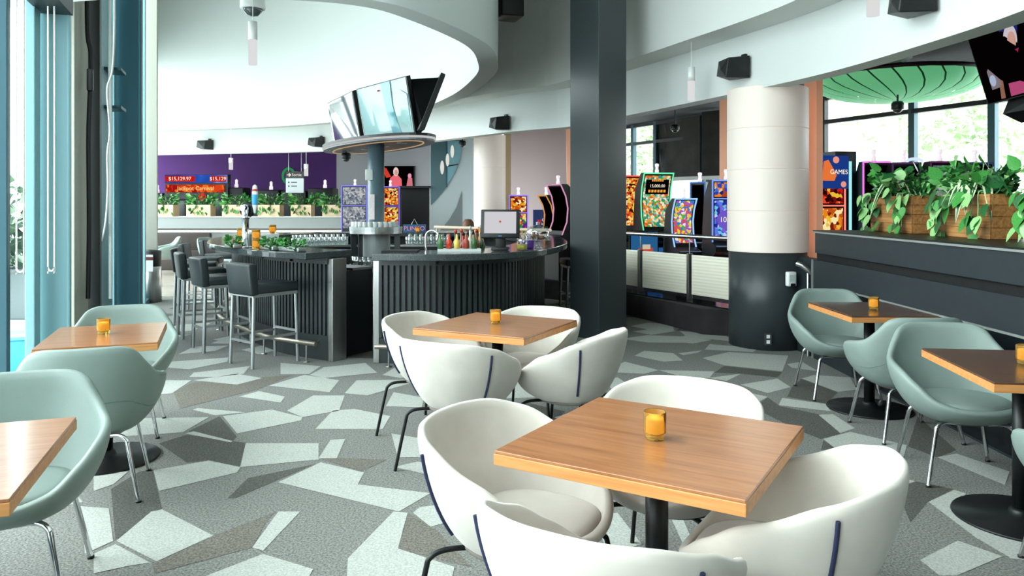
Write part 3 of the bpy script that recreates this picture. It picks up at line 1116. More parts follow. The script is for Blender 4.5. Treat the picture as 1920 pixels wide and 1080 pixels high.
WRIM = [(0, 0.775), (35, 0.77), (65, 0.735), (95, 0.655), (120, 0.57), (145, 0.49), (165, 0.45), (180, 0.44)]
def make_white(label):
    t = thing('tub_chair', label, 'armchair', group='pale velvet tub chairs')
    args = (WRIM, 0.315, 0.30, 0.36, 0.52, 0.28, 2.3)
    make_shell('shell', *args, M_velvet, t, 0.036)
    cushion('seat_cushion', 0.228, 0.232, 0.385, 0.462, M_velvet, t, -0.05)
    for sgn in (-1, 1):
        pts = []
        for k in range(9):
            q = shell_pt(58 * sgn, 0.30 + 0.62 * k / 8, *args)
            d = Vector((q.x, q.y, 0)).normalized()
            pts.append(q + d * 0.020 - Vector((0, 0, 0.006 * (1 - k / 8))))
        MB().tube(pts, 0.0065, 6).build('piping', M_navy, t)
    mb = MB()
    mb.lathe([(0.0, 0.335), (0.17, 0.335), (0.20, 0.345), (0.20, 0.36)], 28)
    mb.build('base_pan', M_velvetedge, t)
    for sx in (-1, 1):
        for sy in (-1, 1):
            path = catmull([Vector((0.10 * sx, 0.10 * sy, 0.340)), Vector((0.19 * sx, 0.18 * sy, 0.345)), Vector((0.232 * sx, 0.218 * sy, 0.325)), Vector((0.245 * sx, 0.232 * sy, 0.27)), Vector((0.285 * sx, 0.275 * sy, 0.0))], 4)
            MB().tube(path, 0.010, 8).build('leg', M_blackmetal, t)
    return t

GRIM = [(0, 0.82), (24, 0.82), (38, 0.80), (52, 0.715), (66, 0.655), (84, 0.63), (104, 0.605), (124, 0.55), (148, 0.465), (168, 0.435), (180, 0.43)]
def make_green(label):
    t = thing('lounge_chair', label, 'armchair', group='sage green armchairs')
    args = (GRIM, 0.345, 0.305, 0.345, 0.50, 0.05, 2.5)
    make_shell('shell', *args, M_sage, t, 0.042)
    cushion('seat_cushion', 0.242, 0.238, 0.375, 0.455, M_sage, t, -0.05)
    pts = []
    for k in range(25):
        q = shell_pt(-95 + 190 * k / 24, 0.52, *args)
        d = Vector((q.x, q.y, 0)).normalized()
        pts.append(q + d * 0.019)
    MB().tube(pts, 0.0035, 5).build('seam', mat('sage_seam', '#55776c', 0.6), t)
    mb = MB()
    mb.lathe([(0.0, 0.318), (0.17, 0.318), (0.19, 0.33), (0.19, 0.345)], 28)
    mb.build('base_pan', M_velvetedge, t)
    for sx in (-1, 1):
        for sy in (-1, 1):
            path = catmull([Vector((0.08 * sx, 0.16 * sy, 0.330)), Vector((0.15 * sx, 0.185 * sy, 0.338)), Vector((0.19 * sx, 0.20 * sy, 0.315)), Vector((0.205 * sx, 0.21 * sy, 0.26)), Vector((0.255 * sx, 0.25 * sy, 0.0))], 4)
            lg = MB().tube(path, 0.0115, 8).build('leg', M_chrome, t)
            ft = MB().lathe([(0.014, 0.0), (0.014, 0.012)], 8, (0.2535 * sx, 0.249 * sy, 0.0)).build('foot_cap', M_black, lg)
    return t

T1, A1 = Vector((0.484, 2.55, 0)), math.radians(-31.3)
T2, A2 = Vector((-0.094, 4.98, 0)), math.radians(-28)
def around(T, A, k, d, side=0.0):
    """place on side k of a table turned by A: 0 = far, 1 = right, 2 = near, 3 = left; returns position and yaw facing the table"""
    a = A - k * PI / 2
    n = Vector((-math.sin(a), math.cos(a), 0))
    s_ = Vector((math.cos(a), math.sin(a), 0))
    return T + n * d + s_ * side, a
w0 = None
whites = [(T1, A1, 3, 0.46, -0.12, 0, 'pale velvet tub chair at the left of the front wooden table'),
          (T1, A1, 0, 0.52, -0.13, 0, 'pale velvet tub chair behind the front wooden table'),
          (T1, A1, 1, 0.41, -0.02, 0, 'pale velvet tub chair at the right of the front wooden table'),
          (T1, A1, 2, 0.55, -0.08, 0, 'pale velvet tub chair cut by the bottom edge of the photo'),
          (T2, A2, 3, 0.46, -0.04, 0, 'pale velvet tub chair left of the second wooden table nearest the bar end'),
          (T2, A2, 2, 0.53, -0.06, 0, 'pale velvet tub chair in front of the second wooden table'),
          (T2, A2, 0, 0.47, 0.0, 0, 'pale velvet tub chair behind the second wooden table next to the column'),
          (T2, A2, 1, 0.54, 0.05, 0, 'pale velvet tub chair at the right of the second wooden table')]
for T, A, k, d, sd, da, lab in whites:
    pos, yaw = around(T, A, k, d, sd)
    if w0 is None:
        w0 = make_white(lab)
        w0.location = pos
        w0.rotation_euler = (0, 0, yaw)
    else:
        dup(w0, pos, yaw, lab)
g0 = None
greens = [(-2.64, 5.13, 20, 'sage armchair behind the wooden table by the window'),
          (-2.24, 4.06, 200, 'sage armchair with its back to the camera at the window table'),
          (-1.98, 2.98, 19, 'sage armchair at the left edge facing the nearest window table'),
          (-1.62, 1.72, 199, 'sage armchair corner in the bottom left of the photo'),
          (2.62, 6.16, -4, 'sage armchair farthest along the charcoal half wall'),
          (2.62, 5.10, 180, 'sage armchair with its back turned between the two wall tables'),
          (2.54, 4.33, -9, 'sage armchair facing the nearest table by the charcoal wall'),
          (2.42, 3.02, 172, 'sage armchair cut by the right edge of the photo')]
for x, y, a, lab in greens:
    if g0 is None:
        g0 = make_green(lab)
        g0.location = (x, y, 0)
        g0.rotation_euler = (0, 0, math.radians(a))
    else:
        dup(g0, (x, y, 0), math.radians(a), lab)
dup(g0, (-7.55, 16.6, 0.006), math.radians(-60), 'distant sage armchair beside the steel bin', 'far sage armchairs')
dup(g0, (-6.3, 16.2, 0.006), math.radians(75), 'distant sage armchair just behind the left tip of the bar', 'far sage armchairs')

# ------------------------------------------------------------------ tables and candle cups
def make_table(T, rz, w, d, label, top=None):
    t = thing('cafe_table', label, 'table', (T[0], T[1], 0), rz, 'wood topped pedestal tables')
    bev(MB().box((0, 0, 0.745), (w - 0.004, d - 0.004, 0.010)).build('tabletop', top or M_walnut, t), 0.002)
    bev(MB().box((0, 0, 0.722), (w, d, 0.036)).build('edge_band', M_walnut_edge, t), 0.002)
    MB().lathe([(0.038, 0.02), (0.038, 0.70)], 20).build('post', M_blackmetal, t)
    MB().box((0, 0, 0.699), (0.34, 0.34, 0.01)).build('mounting_plate', M_blackmetal, t)
    MB().lathe([(0.295, 0.0), (0.30, 0.006), (0.295, 0.014), (0.06, 0.026), (0.05, 0.05), (0.04, 0.06)], 40).build('base_plate', M_blackmetal, t)
    return t
make_table(T1, A1, 0.79, 0.79, 'large square wooden table in the front with four pale chairs')
make_table(T2, A2, 0.79, 0.79, 'square wooden table with four pale chairs near the bar')
make_table((-2.435, 4.575), math.radians(21), 0.62, 0.79, 'wooden table by the window with an amber cup')
make_table((-1.757, 2.31), math.radians(19), 0.62, 0.83, 'wooden table cut by the left edge of the photo')
make_table((2.67, 5.70), math.radians(0), 0.61, 0.78, 'wooden table farther along the charcoal wall', M_walnut_shaded)
make_table((2.47, 3.70), math.radians(-8), 0.61, 0.81, 'wooden table at the right edge against the charcoal wall', M_walnut_shaded)

cupm = MB()
cupm.lathe([(0.0, 0.0), (0.029, 0.0), (0.032, 0.004), (0.032, 0.018), (0.037, 0.024), (0.0375, 0.088), (0.0365, 0.092), (0.0345, 0.090), (0.0340, 0.028), (0.030, 0.020), (0.0, 0.020)], 48, ribs=1, ribd=-0.03)
cup_me = cupm.mesh('candle_cup')
cup_me.materials.append(M_amber)
cn = MB()
cn.lathe([(0.0, 0.021), (0.030, 0.021), (0.030, 0.066), (0.0, 0.068)], 20)
cand_me = cn.mesh('candle_wax')
cand_me.materials.append(mat('cream_wax', '#f3d9a0', 0.6, emit='#ffcf70', estr=0.6))
def cup(p, label, grp='amber candle cups', s=1.0):
    t = thing('candle_cup', label, 'candle cup', p, 0, grp)
    a = place('cup_glass', cup_me, t)
    b = place('wax', cand_me, t)
    t.scale = (s, s, s)
    return t
ZT = 0.7505
cup((0.475, 2.535, ZT), 'amber ribbed candle cup on the large front table')
p = fl(929, 607, ZT); cup((p.x, p.y, ZT), 'amber candle cup on the table nearest the bar')
p = fl(194, 626, ZT); cup((p.x, p.y, ZT), 'amber candle cup on the window table')
p = fl(1638, 580, ZT); cup((p.x, p.y, ZT), 'amber candle cup on the farther table by the charcoal wall')
p = fl(1921, 682, ZT); cup((p.x, p.y, ZT), 'amber candle cup at the right edge of the photo')

# ------------------------------------------------------------------ screens over the bar
def oval(c, ax, L, Wd, n=48):
    ax = Vector((ax[0], ax[1])).normalized()
    nx = Vector((-ax.y, ax.x))
    return [Vector((c[0], c[1])) + ax * (math.cos(2 * PI * k / n) * L / 2) + nx * (math.sin(2 * PI * k / n) * Wd / 2) for k in range(n)]
plat = thing('screen_platform', 'boat shaped grey platform under the hanging screens with a glowing rim', 'platform', (0, 0, 0))
PC, PAX = (-1.76, 9.78), (-1.72, 2.9)
ov = oval(PC, PAX, 2.95, 1.0)
MB().prism(ov, 2.255, 2.30).build('deck', mat('grey_platform', '#5a5d63', 0.4), plat)
ovi = oval(PC, PAX, 3.05, 0.98)
ovo = oval(PC, PAX, 2.98, 1.03)
MB().prism(ovo, 2.30, 2.33).build('rim', M_black, plat)
cl = lambda L: L + [L[0]]
MB().ribbon(cl(ovo), cl(oval(PC, PAX, 2.94, 0.99)), 2.275, 2.298).build('led_strip', M_ledcool, plat)
MB().ribbon(cl(oval(PC, PAX, 2.62, 0.74)), cl(oval(PC, PAX, 2.58, 0.70)), 2.246, 2.256).build('warm_led_strip', M_ledwarm, plat)
for k in (0.28, -0.28, 0.75, -0.75):
    a = Vector(PAX).normalized() * k * 1.2
    MB().lathe([(0.06, 2.249), (0.06, 2.256)], 16, (PC[0] + a.x, PC[1] + a.y, 0)).build('downlight', M_satin, plat)

def tv(name, q, label, scr, cat='television', thick=0.05, back=True):
    """q: bottom-left, bottom-right, top-right, top-left seen from its front"""
    q = [Vector(p) for p in q]
    c = sum(q, Vector()) / 4
    t = thing(name, label, cat, tuple(c))
    q = [p - c for p in q]
    MB().slab(q, thick).build('housing', M_black, t)
    n = (q[1] - q[0]).cross(q[3] - q[0]).normalized()
    k = 0.965
    s_ = [p * k + n * 0.004 for p in q]
    MB().slab(s_, 0.003).build('screen', scr, t)
    return t, q, n, c
M_tvoff = mat('dark_gloss_screen', '#101619', 0.04, spec=0.9)
z0, z1 = 2.335, 2.96
def at(u, z, v):   # pixel + height
    y = F * (z - HC) / (HY - v)
    return Vector(((u - CX) / F * y, y, z))
tvl, q, n, c = tv('television', [at(628, z0, 280), at(677, z0, 264), at(661, z1, 170), at(614, z1, 193)],
   'dark hanging screen farthest left over the bar', M_tvoff)
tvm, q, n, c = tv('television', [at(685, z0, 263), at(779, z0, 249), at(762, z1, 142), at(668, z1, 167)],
   'large bright hanging screen over the bar with a painted pale blue reflection', mat('pale_painted_reflection', '#7d9c9e', 0.05, emit='#b9d3d2', estr=0.10, spec=0.9))  # window reflection painted into the screen colour, with a faint glow
k = 0.965
e1, e2 = (q[1] - q[0]), (q[3] - q[0])
def on(a, b, d=0.006):
    return q[0] * k + e1 * (k * a) + e2 * (k * b) + n * d
flat('reflection_band', [on(.60, .0), on(.78, .0), on(.72, .25), on(.68, .55), on(.70, 1.0), on(.52, 1.0), on(.54, .5)], mat('teal_painted_reflection', '#3c7f8c', 0.05, emit='#4fa0ae', estr=0.10, spec=0.9), tvm, 0.002)  # teal part of the painted window reflection
flat('reflection_band', [on(.80, .25), on(.97, .06), on(.98, .7), on(.86, .8)], mat('pale_painted_reflection_2', '#84a8a9', 0.05, emit='#a9cfd0', estr=0.10, spec=0.9), tvm, 0.002)
flat('screen_mark', [on(.43, .86, .008), on(.47, .86, .008), on(.47, .89, .008), on(.43, .89, .008)], glow('red_mark', '#d0504a', 0.8), tvm, 0.001)
q = [Vector((-0.96, 8.28, z0)), Vector((-1.22, 9.5, z0)), Vector((-0.98, 9.5, z1 - .02)), Vector((-0.72, 8.27, z1 - .02))]
tv('television', [q[0], q[1], q[2], q[3]], 'hanging screen seen edge on at the right of the bar cluster', M_tvoff)
a, b = at(764, z1 - .03, 149), Vector((-0.76, 8.30, z1 - .05))
mb = MB()
mb.slab([at(781, z0, 250), Vector((-0.98, 8.29, z0)), b, a], 0.03)
o = mb.build('end_panel', mat('matte_black', '#060708', 0.95, spec=0.05), plat)
tvb, q, n, c = tv('television', [Vector((-2.6, 11.25, z0)), Vector((-1.6, 10.6, z0)), Vector((-1.5, 10.65, z1)), Vector((-2.6, 11.35, z1))][::-1],
   'hanging screen on the hidden far side of the bar cluster', M_tvoff) if False else (None, None, None, None)

# ------------------------------------------------------------------ shelf tower around the post
tow = thing('shelf_tower', 'round steel shelf tower with glasses around the bar post', 'shelf', (PX, PY, 0))
def arc(r, a0, a1, n=20):
    return [Vector((r * math.cos(math.radians(a0 + (a1 - a0) * k / n)), r * math.sin(math.radians(a0 + (a1 - a0) * k / n)))) for k in range(n + 1)]
for z in (1.21, 0.76, 0.28):
    MB().prism(arc(0.31, 160, 380, 30), z - 0.03, z).build('shelf_board', M_steel, tow)
    MB().ribbon(arc(0.315, 160, 380, 30), arc(0.305, 160, 380, 30), z, z + 0.05).build('shelf_rail', M_satin, tow)
MB().ribbon(arc(0.17, 190, 365, 16), arc(0.15, 190, 365, 16), 0.0, 1.20).build('back_panel', mat('grey_metal_panel', '#8b9192', 0.45, 0.3), tow)
for a in (205, 238, 348):
    mb = MB()
    x, y = 0.27 * math.cos(math.radians(a)), 0.27 * math.sin(math.radians(a))
    mb.box((x, y, 0.60), (0.012, 0.07, 1.2), math.radians(a + 90))
    mb.build('upright', mat('dark_slat', '#2b3133', 0.38), tow)

# drinking glasses: tumbler mesh shared
def glass_mesh(name, r0, r1, h, m, foot=None):
    mb = MB()
    mb.lathe([(0, 0.0), (r0, 0.0), (r1, h), (r1 - 0.003, h), (r0 - 0.003, 0.008), (0, 0.008)], 12)
    me = mb.mesh(name)
    me.materials.append(m)
    return me
G_tumbler = glass_mesh('tumbler', 0.030, 0.038, 0.13, M_clear)
G_tall = glass_mesh('highball', 0.030, 0.036, 0.17, M_clear)
G_white = glass_mesh('plastic_cup', 0.036, 0.028, 0.11, mat('clear_plastic_cup', '#dfe6e4', 0.25, trans=0.35))
G_pink = glass_mesh('pink_base', 0.031, 0.031, 0.02, mat('pink_rubber', '#d99a94', 0.6))
def put(name, me, p, label, cat, grp):
    return tag(place(name, me, None, p), label, cat, grp)
for a in range(200, 350, 13):
    for r in (0.27, 0.205):
        x, y = PX + r * math.cos(math.radians(a)), PY + r * math.sin(math.radians(a))
        put('drinking_glass', G_white, (x, y, 1.211), 'upturned clear cup on the top board of the shelf tower', 'glass', 'cups on the top tower shelf')
for a in range(208, 345, 14):
    x, y = PX + 0.262 * math.cos(math.radians(a)), PY + 0.262 * math.sin(math.radians(a))
    t = thing('drinking_glass', 'clear glass with pink foot on the middle board of the shelf tower', 'glass', (x, y, 0.761), 0, 'pink footed glasses on the middle tower shelf')
    place('bowl', G_tumbler, t, (0, 0, 0.02))
    place('foot', G_pink, t)
for a in range(215, 330, 16):
    x, y = PX + 0.255 * math.cos(math.radians(a)), PY + 0.255 * math.sin(math.radians(a))
    put('drinking_glass', G_tall, (x, y, 0.281), 'tall glass on the lowest board of the shelf tower', 'glass', 'tall glasses on the lowest tower shelf')
# rows of glasses on the far worktop of the bar
for row, off in enumerate((0.68, 0.77, 0.86)):
    for p, d in resample(offset(BARP, off), 0.088):
        if p.y < 11.0:
            continue
        u = CX + F * p.x / p.y
        left = 545 < u < 652
        if left or 760 < u < 842:
            put('drinking_glass', G_tall if row == 0 else G_tumbler, (p.x, p.y, 0.886),
                'clear glass in the %s row on the far worktop, ' % ('back', 'middle', 'front')[row] + ('left' if left else 'right') + ' of the bar post', 'glass', 'glasses on the far worktop ' + ('left' if left else 'right'))

# bottles on the near right worktop
def bottle(mcol, capcol, h, r):
    mb = MB()
    mb.lathe([(0, 0), (r, 0), (r, h * .58), (r * .8, h * .66), (r * .36, h * .74), (r * .34, h * .92), (0, h * .92)], 12)
    a = mb.mesh('bottle_body')
    a.materials.append(mcol)
    mc = MB()
    mc.lathe([(r * .4, h * .90), (r * .4, h * .97), (r * .15, h), (0, h)], 8)
    b = mc.mesh('pourer')
    b.materials.append(capcol)
    return a, b
bcols = ['#20451f', '#7a3b12', '#c9c6b8', '#a8281e', '#1d2426', '#c2842a', '#5a6c2b', '#e0ddd0']
bnames = ['dark green', 'brown', 'clear', 'red', 'black', 'amber', 'olive', 'milky white']
kinds = []
for i, c in enumerate(bcols):
    kinds.append(bottle(mat('bottle_%d' % i, c, 0.12, spec=0.7), mat('bottle_cap_%d' % (i % 3), ['#111111', '#c23b22', '#b8b8b0'][i % 3], 0.4), 0.36 + 0.03 * (i % 3), 0.036))
bi = 0
seen = {}
for row, off in enumerate((0.70, 0.80)):
    for p, d in resample(offset(BARP, off), 0.092):
        if p.y > 9.5 or p.x > 0.1:
            continue
        u = CX + F * p.x / p.y
        if 852 < u < 985 and not (905 < u < 965):
            i = bi % 8
            key = bnames[i]
            where = 'left of the monitor' if u < 905 else 'right behind the monitor'
            seen[key + where] = seen.get(key + where, 0) + 1
            t = thing('bottle', '%s%s bottle with a pourer in the cluster %s' % (('', 'another ', 'a third ', 'a fourth ')[min(3, seen[key + where] - 1)], key, where), 'bottle', (p.x, p.y, 0.886), 0, 'bar bottles beside the monitor')
            place('bottle_body', kinds[i][0], t)
            place('pourer', kinds[i][1], t)
            bi += 3 if row else 1
# stainless ingredient caddy and cutting board
mb = MB()
mb.box((-0.52, 7.50, 1.082), (0.42, 0.16, 0.024), 0.12)
tag(mb.build('bar_tray', mat('white_tray', '#d5dad8', 0.4)), 'white tray on the bar counter before the bottles', 'tray')
for i, (x, y, c, nm) in enumerate(((-0.70, 7.46, '#3b6a3a', 'green'), (-0.62, 7.50, '#c23b22', 'red'), (-0.54, 7.47, '#e0c05a', 'yellow'), (-0.45, 7.5, '#9b3f2a', 'rust'), (-0.37, 7.49, '#2d5b2a', 'dark green'))):
    mb = MB()
    mb.lathe([(0, 0), (0.028, 0), (0.03, 0.07), (0.012, 0.10), (0.010, 0.14), (0, 0.142)], 10)
    tag(mb.build('sauce_bottle', mat('sauce_%d' % i, c, 0.3), None, (x, y, 1.095)), 'small %s bottle on the white bar tray' % nm, 'bottle', 'small bottles on the tray')
mb = MB()
mb.box((-1.08, 7.42, 1.078), (0.34, 0.24, 0.014), 0.0)
tag(mb.build('bar_mat', mat('black_rubber', '#121314', 0.7)), 'black rubber mat at the left end of the right counter', 'mat')
mb = MB()
mb.tube(catmull([Vector((-0.86, 7.62, 1.07)), Vector((-0.86, 7.62, 1.22)), Vector((-0.80, 7.60, 1.27)), Vector((-0.74, 7.58, 1.24)), Vector((-0.74, 7.58, 1.19))], 6), 0.010, 8)
tag(mb.build('bar_faucet', M_chrome), 'curved chrome faucet beside the white tray', 'faucet')

# ---- monitor
mon = thing('pos_monitor', 'black till monitor with a white screen on the bar', 'monitor', (-0.115, 7.52, 1.071), math.radians(-4))
MB().rbox((0, 0.02, 0.02), (0.17, 0.20, 0.03), 0.008).build('foot', M_black, mon)
MB().rbox((0, 0.05, 0.09), (0.10, 0.05, 0.16), 0.008).build('neck', M_black, mon)
o = MB().rbox((0, 0, 0), (0.385, 0.035, 0.285), 0.01).build('bezel', M_black, mon, (0, 0.0, 0.265))
o.rotation_euler = (math.radians(-10), 0, 0)
s_ = MB().box((0, -0.019, 0.012), (0.315, 0.003, 0.215)).build('screen', glow('white_screen', '#e7e6ec', 0.85), o)
d_ = MB().lathe([(0.0, 0), (0.011, 0), (0.011, 0.003), (0, 0.003)], 14).build('screen_logo', glow('orange_dot', '#e0653a', 0.9), o, (0, -0.022, 0.02))
d_.rotation_euler = (PI / 2, 0, 0)
MB().box((0, -0.019, -0.122), (0.035, 0.003, 0.010)).build('badge', mat('blue_badge', '#2b6fae', 0.4), o)
# ---- cake dome on a stand, jar, purple box
cd = thing('cake_dome', 'clear glass cake dome with pastries on the bar', 'cake dome', (0.27, 7.98, 1.071))
MB().lathe([(0.055, 0), (0.02, 0.02), (0.018, 0.07), (0.14, 0.085), (0.14, 0.092), (0, 0.092)], 24).build('stand', M_clear, cd)
MB().lathe([(0.125, 0.094), (0.128, 0.17), (0.10, 0.225), (0.02, 0.245), (0.018, 0.255), (0.022, 0.27), (0, 0.28)], 24).build('dome', M_clear, cd)
for i, (x, y) in enumerate(((0.03, 0.03), (-0.05, 0.0), (0.04, -0.05), (-0.02, 0.06))):
    MB().lathe([(0, 0), (0.03, 0.004), (0.034, 0.02), (0.02, 0.038), (0, 0.042)], 12).build('pastry', mat('pastry_brown', '#7c4a26', 0.7), cd, (x, y, 0.093 + 0.03 * (i == 3)))
jr = thing('lemon_jar', 'glass jar of yellow slices at the right of the monitor', 'jar', (0.10, 7.62, 1.071))
MB().lathe([(0, 0), (0.055, 0), (0.055, 0.13), (0.045, 0.15), (0.045, 0.155)], 18).build('glass', M_clear, jr)
MB().lathe([(0, 0.004), (0.05, 0.004), (0.05, 0.06), (0, 0.064)], 14).build('slices', mat('lemon_slices', '#c9b83f', 0.5, noise=0.3, nscale=40), jr)
tag(MB().rbox((0.155, 7.93, 1.115), (0.13, 0.10, 0.088), 0.01, 0.2).build('candy_box', mat('purple_card', '#6a3fa0', 0.5)), 'small purple box behind the lemon jar', 'box')
# ---- plinko sign on the far counter
ps = thing('game_sign', 'blue board sign reading PLINKO on the back of the bar', 'sign', tuple(dp(777, 437, 12.6)))
MB().box((0, 0, 0.07), (0.37, 0.03, 0.145)).build('board', mat('blue_board', '#2c5a86', 0.5), ps)
text('PLINKO', 0.10, glow('pink_letters', '#f2a7c0', 0.8), ps, face_frame(Vector((0, -0.018, 0.075)), (1, 0, 0), (0, 0, 1)))
MB().tube([(-0.05, 0, 0.14), (0.0, 0, 0.235), (0.05, 0, 0.14)], 0.006, 6).build('hanger', M_satin, ps)
cup(dp(783, 436, 12.45), 'amber candle cup in front of the blue board sign')
cup(dp(901, 436, 12.2), 'amber candle cup on the far counter left of the monitor')

# ---- tap tower and things on the left counter
ty = 8.06
tp = dp(460, 465, ty)
tap = thing('beer_tap', 'tall chrome beer tap column on the left of the bar', 'beer tap', (tp.x, ty, 1.071))
MB().lathe([(0.06, 0), (0.06, 0.015), (0.036, 0.02), (0.036, 0.30), (0.046, 0.31), (0.046, 0.33), (0.036, 0.34), (0.036, 0.42), (0.03, 0.45), (0.0, 0.46)], 20).build('column', M_chrome, tap)
MB().tube([(0, 0.05, 0.42), (0, -0.10, 0.42)], 0.03, 14).build('spout_arm', M_chrome, tap)
MB().lathe([(0.08, 0), (0.085, 0.02), (0.06, 0.025)], 20).build('dark_ring', M_black, tap, (0, 0.08, 0.40)).rotation_euler = (PI / 2, 0, 0)
hp = dp(478, 400, ty)
hd_ = MB().lathe([(0.012, 0.0), (0.016, 0.04), (0.028, 0.08), (0.030, 0.22), (0.022, 0.29), (0, 0.305)], 14).build('tap_handle', mat('white_tap_handle', '#e8ecee', 0.4), tap, (hp.x - tp.x, 0, hp.z - 1.071))
MB().lathe([(0.031, 0.09), (0.0315, 0.10), (0.0315, 0.19), (0.030, 0.20)], 14).build('blue_label', mat('blue_label', '#3f9fd0', 0.4), hd_)
MB().lathe([(0.029, 0.225), (0.0275, 0.25), (0.025, 0.26)], 14).build('red_mark', mat('red_label', '#c2483c', 0.4), hd_)
for (u, v, n_, lab) in ((452, 462, 2, 'left of the chrome tap'), (480, 467, 2, 'right of the chrome tap')):
    p = fl(u, v, 1.07)
    p = Vector((p.x, min(p.y, 9), 1.071))
    for k_ in range(n_):
        cup((p.x, p.y, 1.071 + 0.093 * k_), 'amber cup stacked %s, %s one' % (lab, ('lower', 'upper')[k_]), s=1.15)
p = fl(503, 457, 1.07)
tag(MB().rbox((p.x, p.y, 1.13), (0.24, 0.16, 0.115), 0.008, 0.3).build('white_carton', M_white), 'white carton on the left bar counter', 'carton')
cup((p.x + 0.05, p.y, 1.189), 'amber cup standing on the white carton', s=1.1)
def leaf_cloud(n, rx, ry, rz, size, seed, trail=0, zc=0.0, drop=0.2, front=-1):
    r = random.Random(seed)
    mb = MB()
    for i in range(n + trail):
        if i < n:
            a, b, k = r.uniform(0, 2 * PI), r.uniform(-0.2, 1.0), r.uniform(.55, 1.0)
            c = Vector((rx * k * math.cos(a), ry * k * math.sin(a), zc + rz * b * k))
            d = Vector((math.cos(a), math.sin(a), r.uniform(-.2, .9))).normalized()
        else:
            c = Vector((r.uniform(-rx, rx) * .95, front * ry * r.uniform(.9, 1.15), zc - drop * r.random() ** .8))
            d = Vector((r.uniform(-.6, .6), front * .5, -1)).normalized()
        s_ = d.cross(Vector((r.uniform(-1, 1), r.uniform(-1, 1), r.uniform(-1, 1)))).normalized()
        nn = d.cross(s_)
        L = size * r.uniform(.7, 1.25)
        w = L * .36
        mb.add([c, c + d * L * .45 + s_ * w + nn * L * .06, c + d * L, c + d * L * .45 - s_ * w + nn * L * .06], [(0, 1, 2), (0, 2, 3)])
    return mb
herb = leaf_cloud(90, 0.20, 0.06, 0.10, 0.05, 5)
herb_me = herb.mesh('herbs')
herb_me.materials.append(M_leaf)
for i, (u, v, lab) in enumerate(((437, 464, 'left of the amber cups'), (505, 468, 'behind the granite edge right of the tap'), (548, 471, 'near the end of the left counter'))):
    p = fl(u, v, 1.07)
    t = thing('herb_box', 'low box of green herbs ' + lab, 'herb box', (p.x, p.y, 1.071), math.radians(125 + 6 * i), 'herb boxes on the left counter')
    MB().rbox((0, 0, 0.02), (0.36, 0.09, 0.04), 0.006).build('tray', M_satin, t)
    h_ = place('herbs', herb_me, t, (0, 0, 0.035))
    h_['kind'] = 'stuff'
# small bits: waste bin with notice
p = fl(281, 566)
wbn = thing('waste_bin', 'brushed steel waste bin with a notice at the end of the windows', 'waste bin', (p.x, p.y, 0))
MB().lathe([(0.17, 0), (0.17, 0.55), (0.16, 0.56)], 24).build('body', M_steel, wbn)
MB().lathe([(0.165, 0.56), (0.165, 0.80), (0.0, 0.82)], 24).build('lid', M_black, wbn)
MB().box((0.03, -0.172, 0.62), (0.2, 0.006, 0.26)).build('notice', mat('paper_notice', '#cfd4d2', 0.7, noise=0.2, nscale=30), wbn)
MB().box((0.03, -0.176, 0.69), (0.2, 0.003, 0.05)).build('notice_stripe', mat('dark_red_band', '#5a2020', 0.6), wbn)

# ------------------------------------------------------------------ bulkhead fittings
def ray_path(path, u, lo=0):
    r = (u - CX) / F
    best = None
    for i in range(len(path) - 1):
        p, q = path[i], path[i + 1]
        den = (q.x - p.x) - r * (q.y - p.y)
        if abs(den) < 1e-9:
            continue
        t = (r * p.y - p.x) / den
        if 0 <= t <= 1:
            c = p.lerp(q, t)
            if c.y > 0.5 and (best is None or c.y > best[0].y):
                best = (c, (q - p).normalized())
    return best
spm = MB()
pr = [(-0.19, 0.0), (-0.14, 0.13), (-0.02, 0.19), (0.13, 0.15), (0.19, 0.02), (0.15, -0.10), (0.0, -0.13), (-0.15, -0.08)]
def make_speaker(label):
    t = thing('wall_speaker', label, 'speaker', group='black speakers on the bulkhead')
    mb = MB()
    mb.add([(-.17, 0, -.10), (.17, 0, -.12), (.17, 0, .12), (-.17, 0, .10), (-.19, -.16, -.06), (.10, -.26, -.12), (.12, -.24, .09), (-.17, -.15, .10), (0.02, -.27, -.02)],
           [(0, 3, 2, 1), (0, 1, 5, 4), (3, 7, 6, 2), (0, 4, 7, 3), (1, 2, 6, 5), (4, 5, 8), (5, 6, 8), (6, 7, 8), (7, 4, 8)])
    bev(mb.build('cabinet', M_black, t), 0.008)
    MB().box((0.06, 0.02, 0.10), (0.06, 0.05, 0.10)).build('bracket', M_blackmetal, t)
    return t
sp0 = None
for u, v, lab in ((390, 272, 'black speaker farthest left on the bulkhead'), (599, 267, 'black speaker just left of the hanging screens'),
                  (946, 232, 'black speaker left of the square column'), (1391, 130, 'black speaker above the big backlit column'), (1736, 2, 'black speaker cut by the top edge of the photo')):
    c, d = ray_path(BAND, u)
    c3 = Vector((c.x + d.y * 0.03, c.y - d.x * 0.03, HC + (HY - v) * c.y / F))
    rz = math.atan2(d.y, d.x)
    if sp0 is None:
        sp0 = make_speaker(lab)
        sp0.location = c3
        sp0.rotation_euler = (0, 0, rz)
    else:
        dup(sp0, c3, rz, lab)

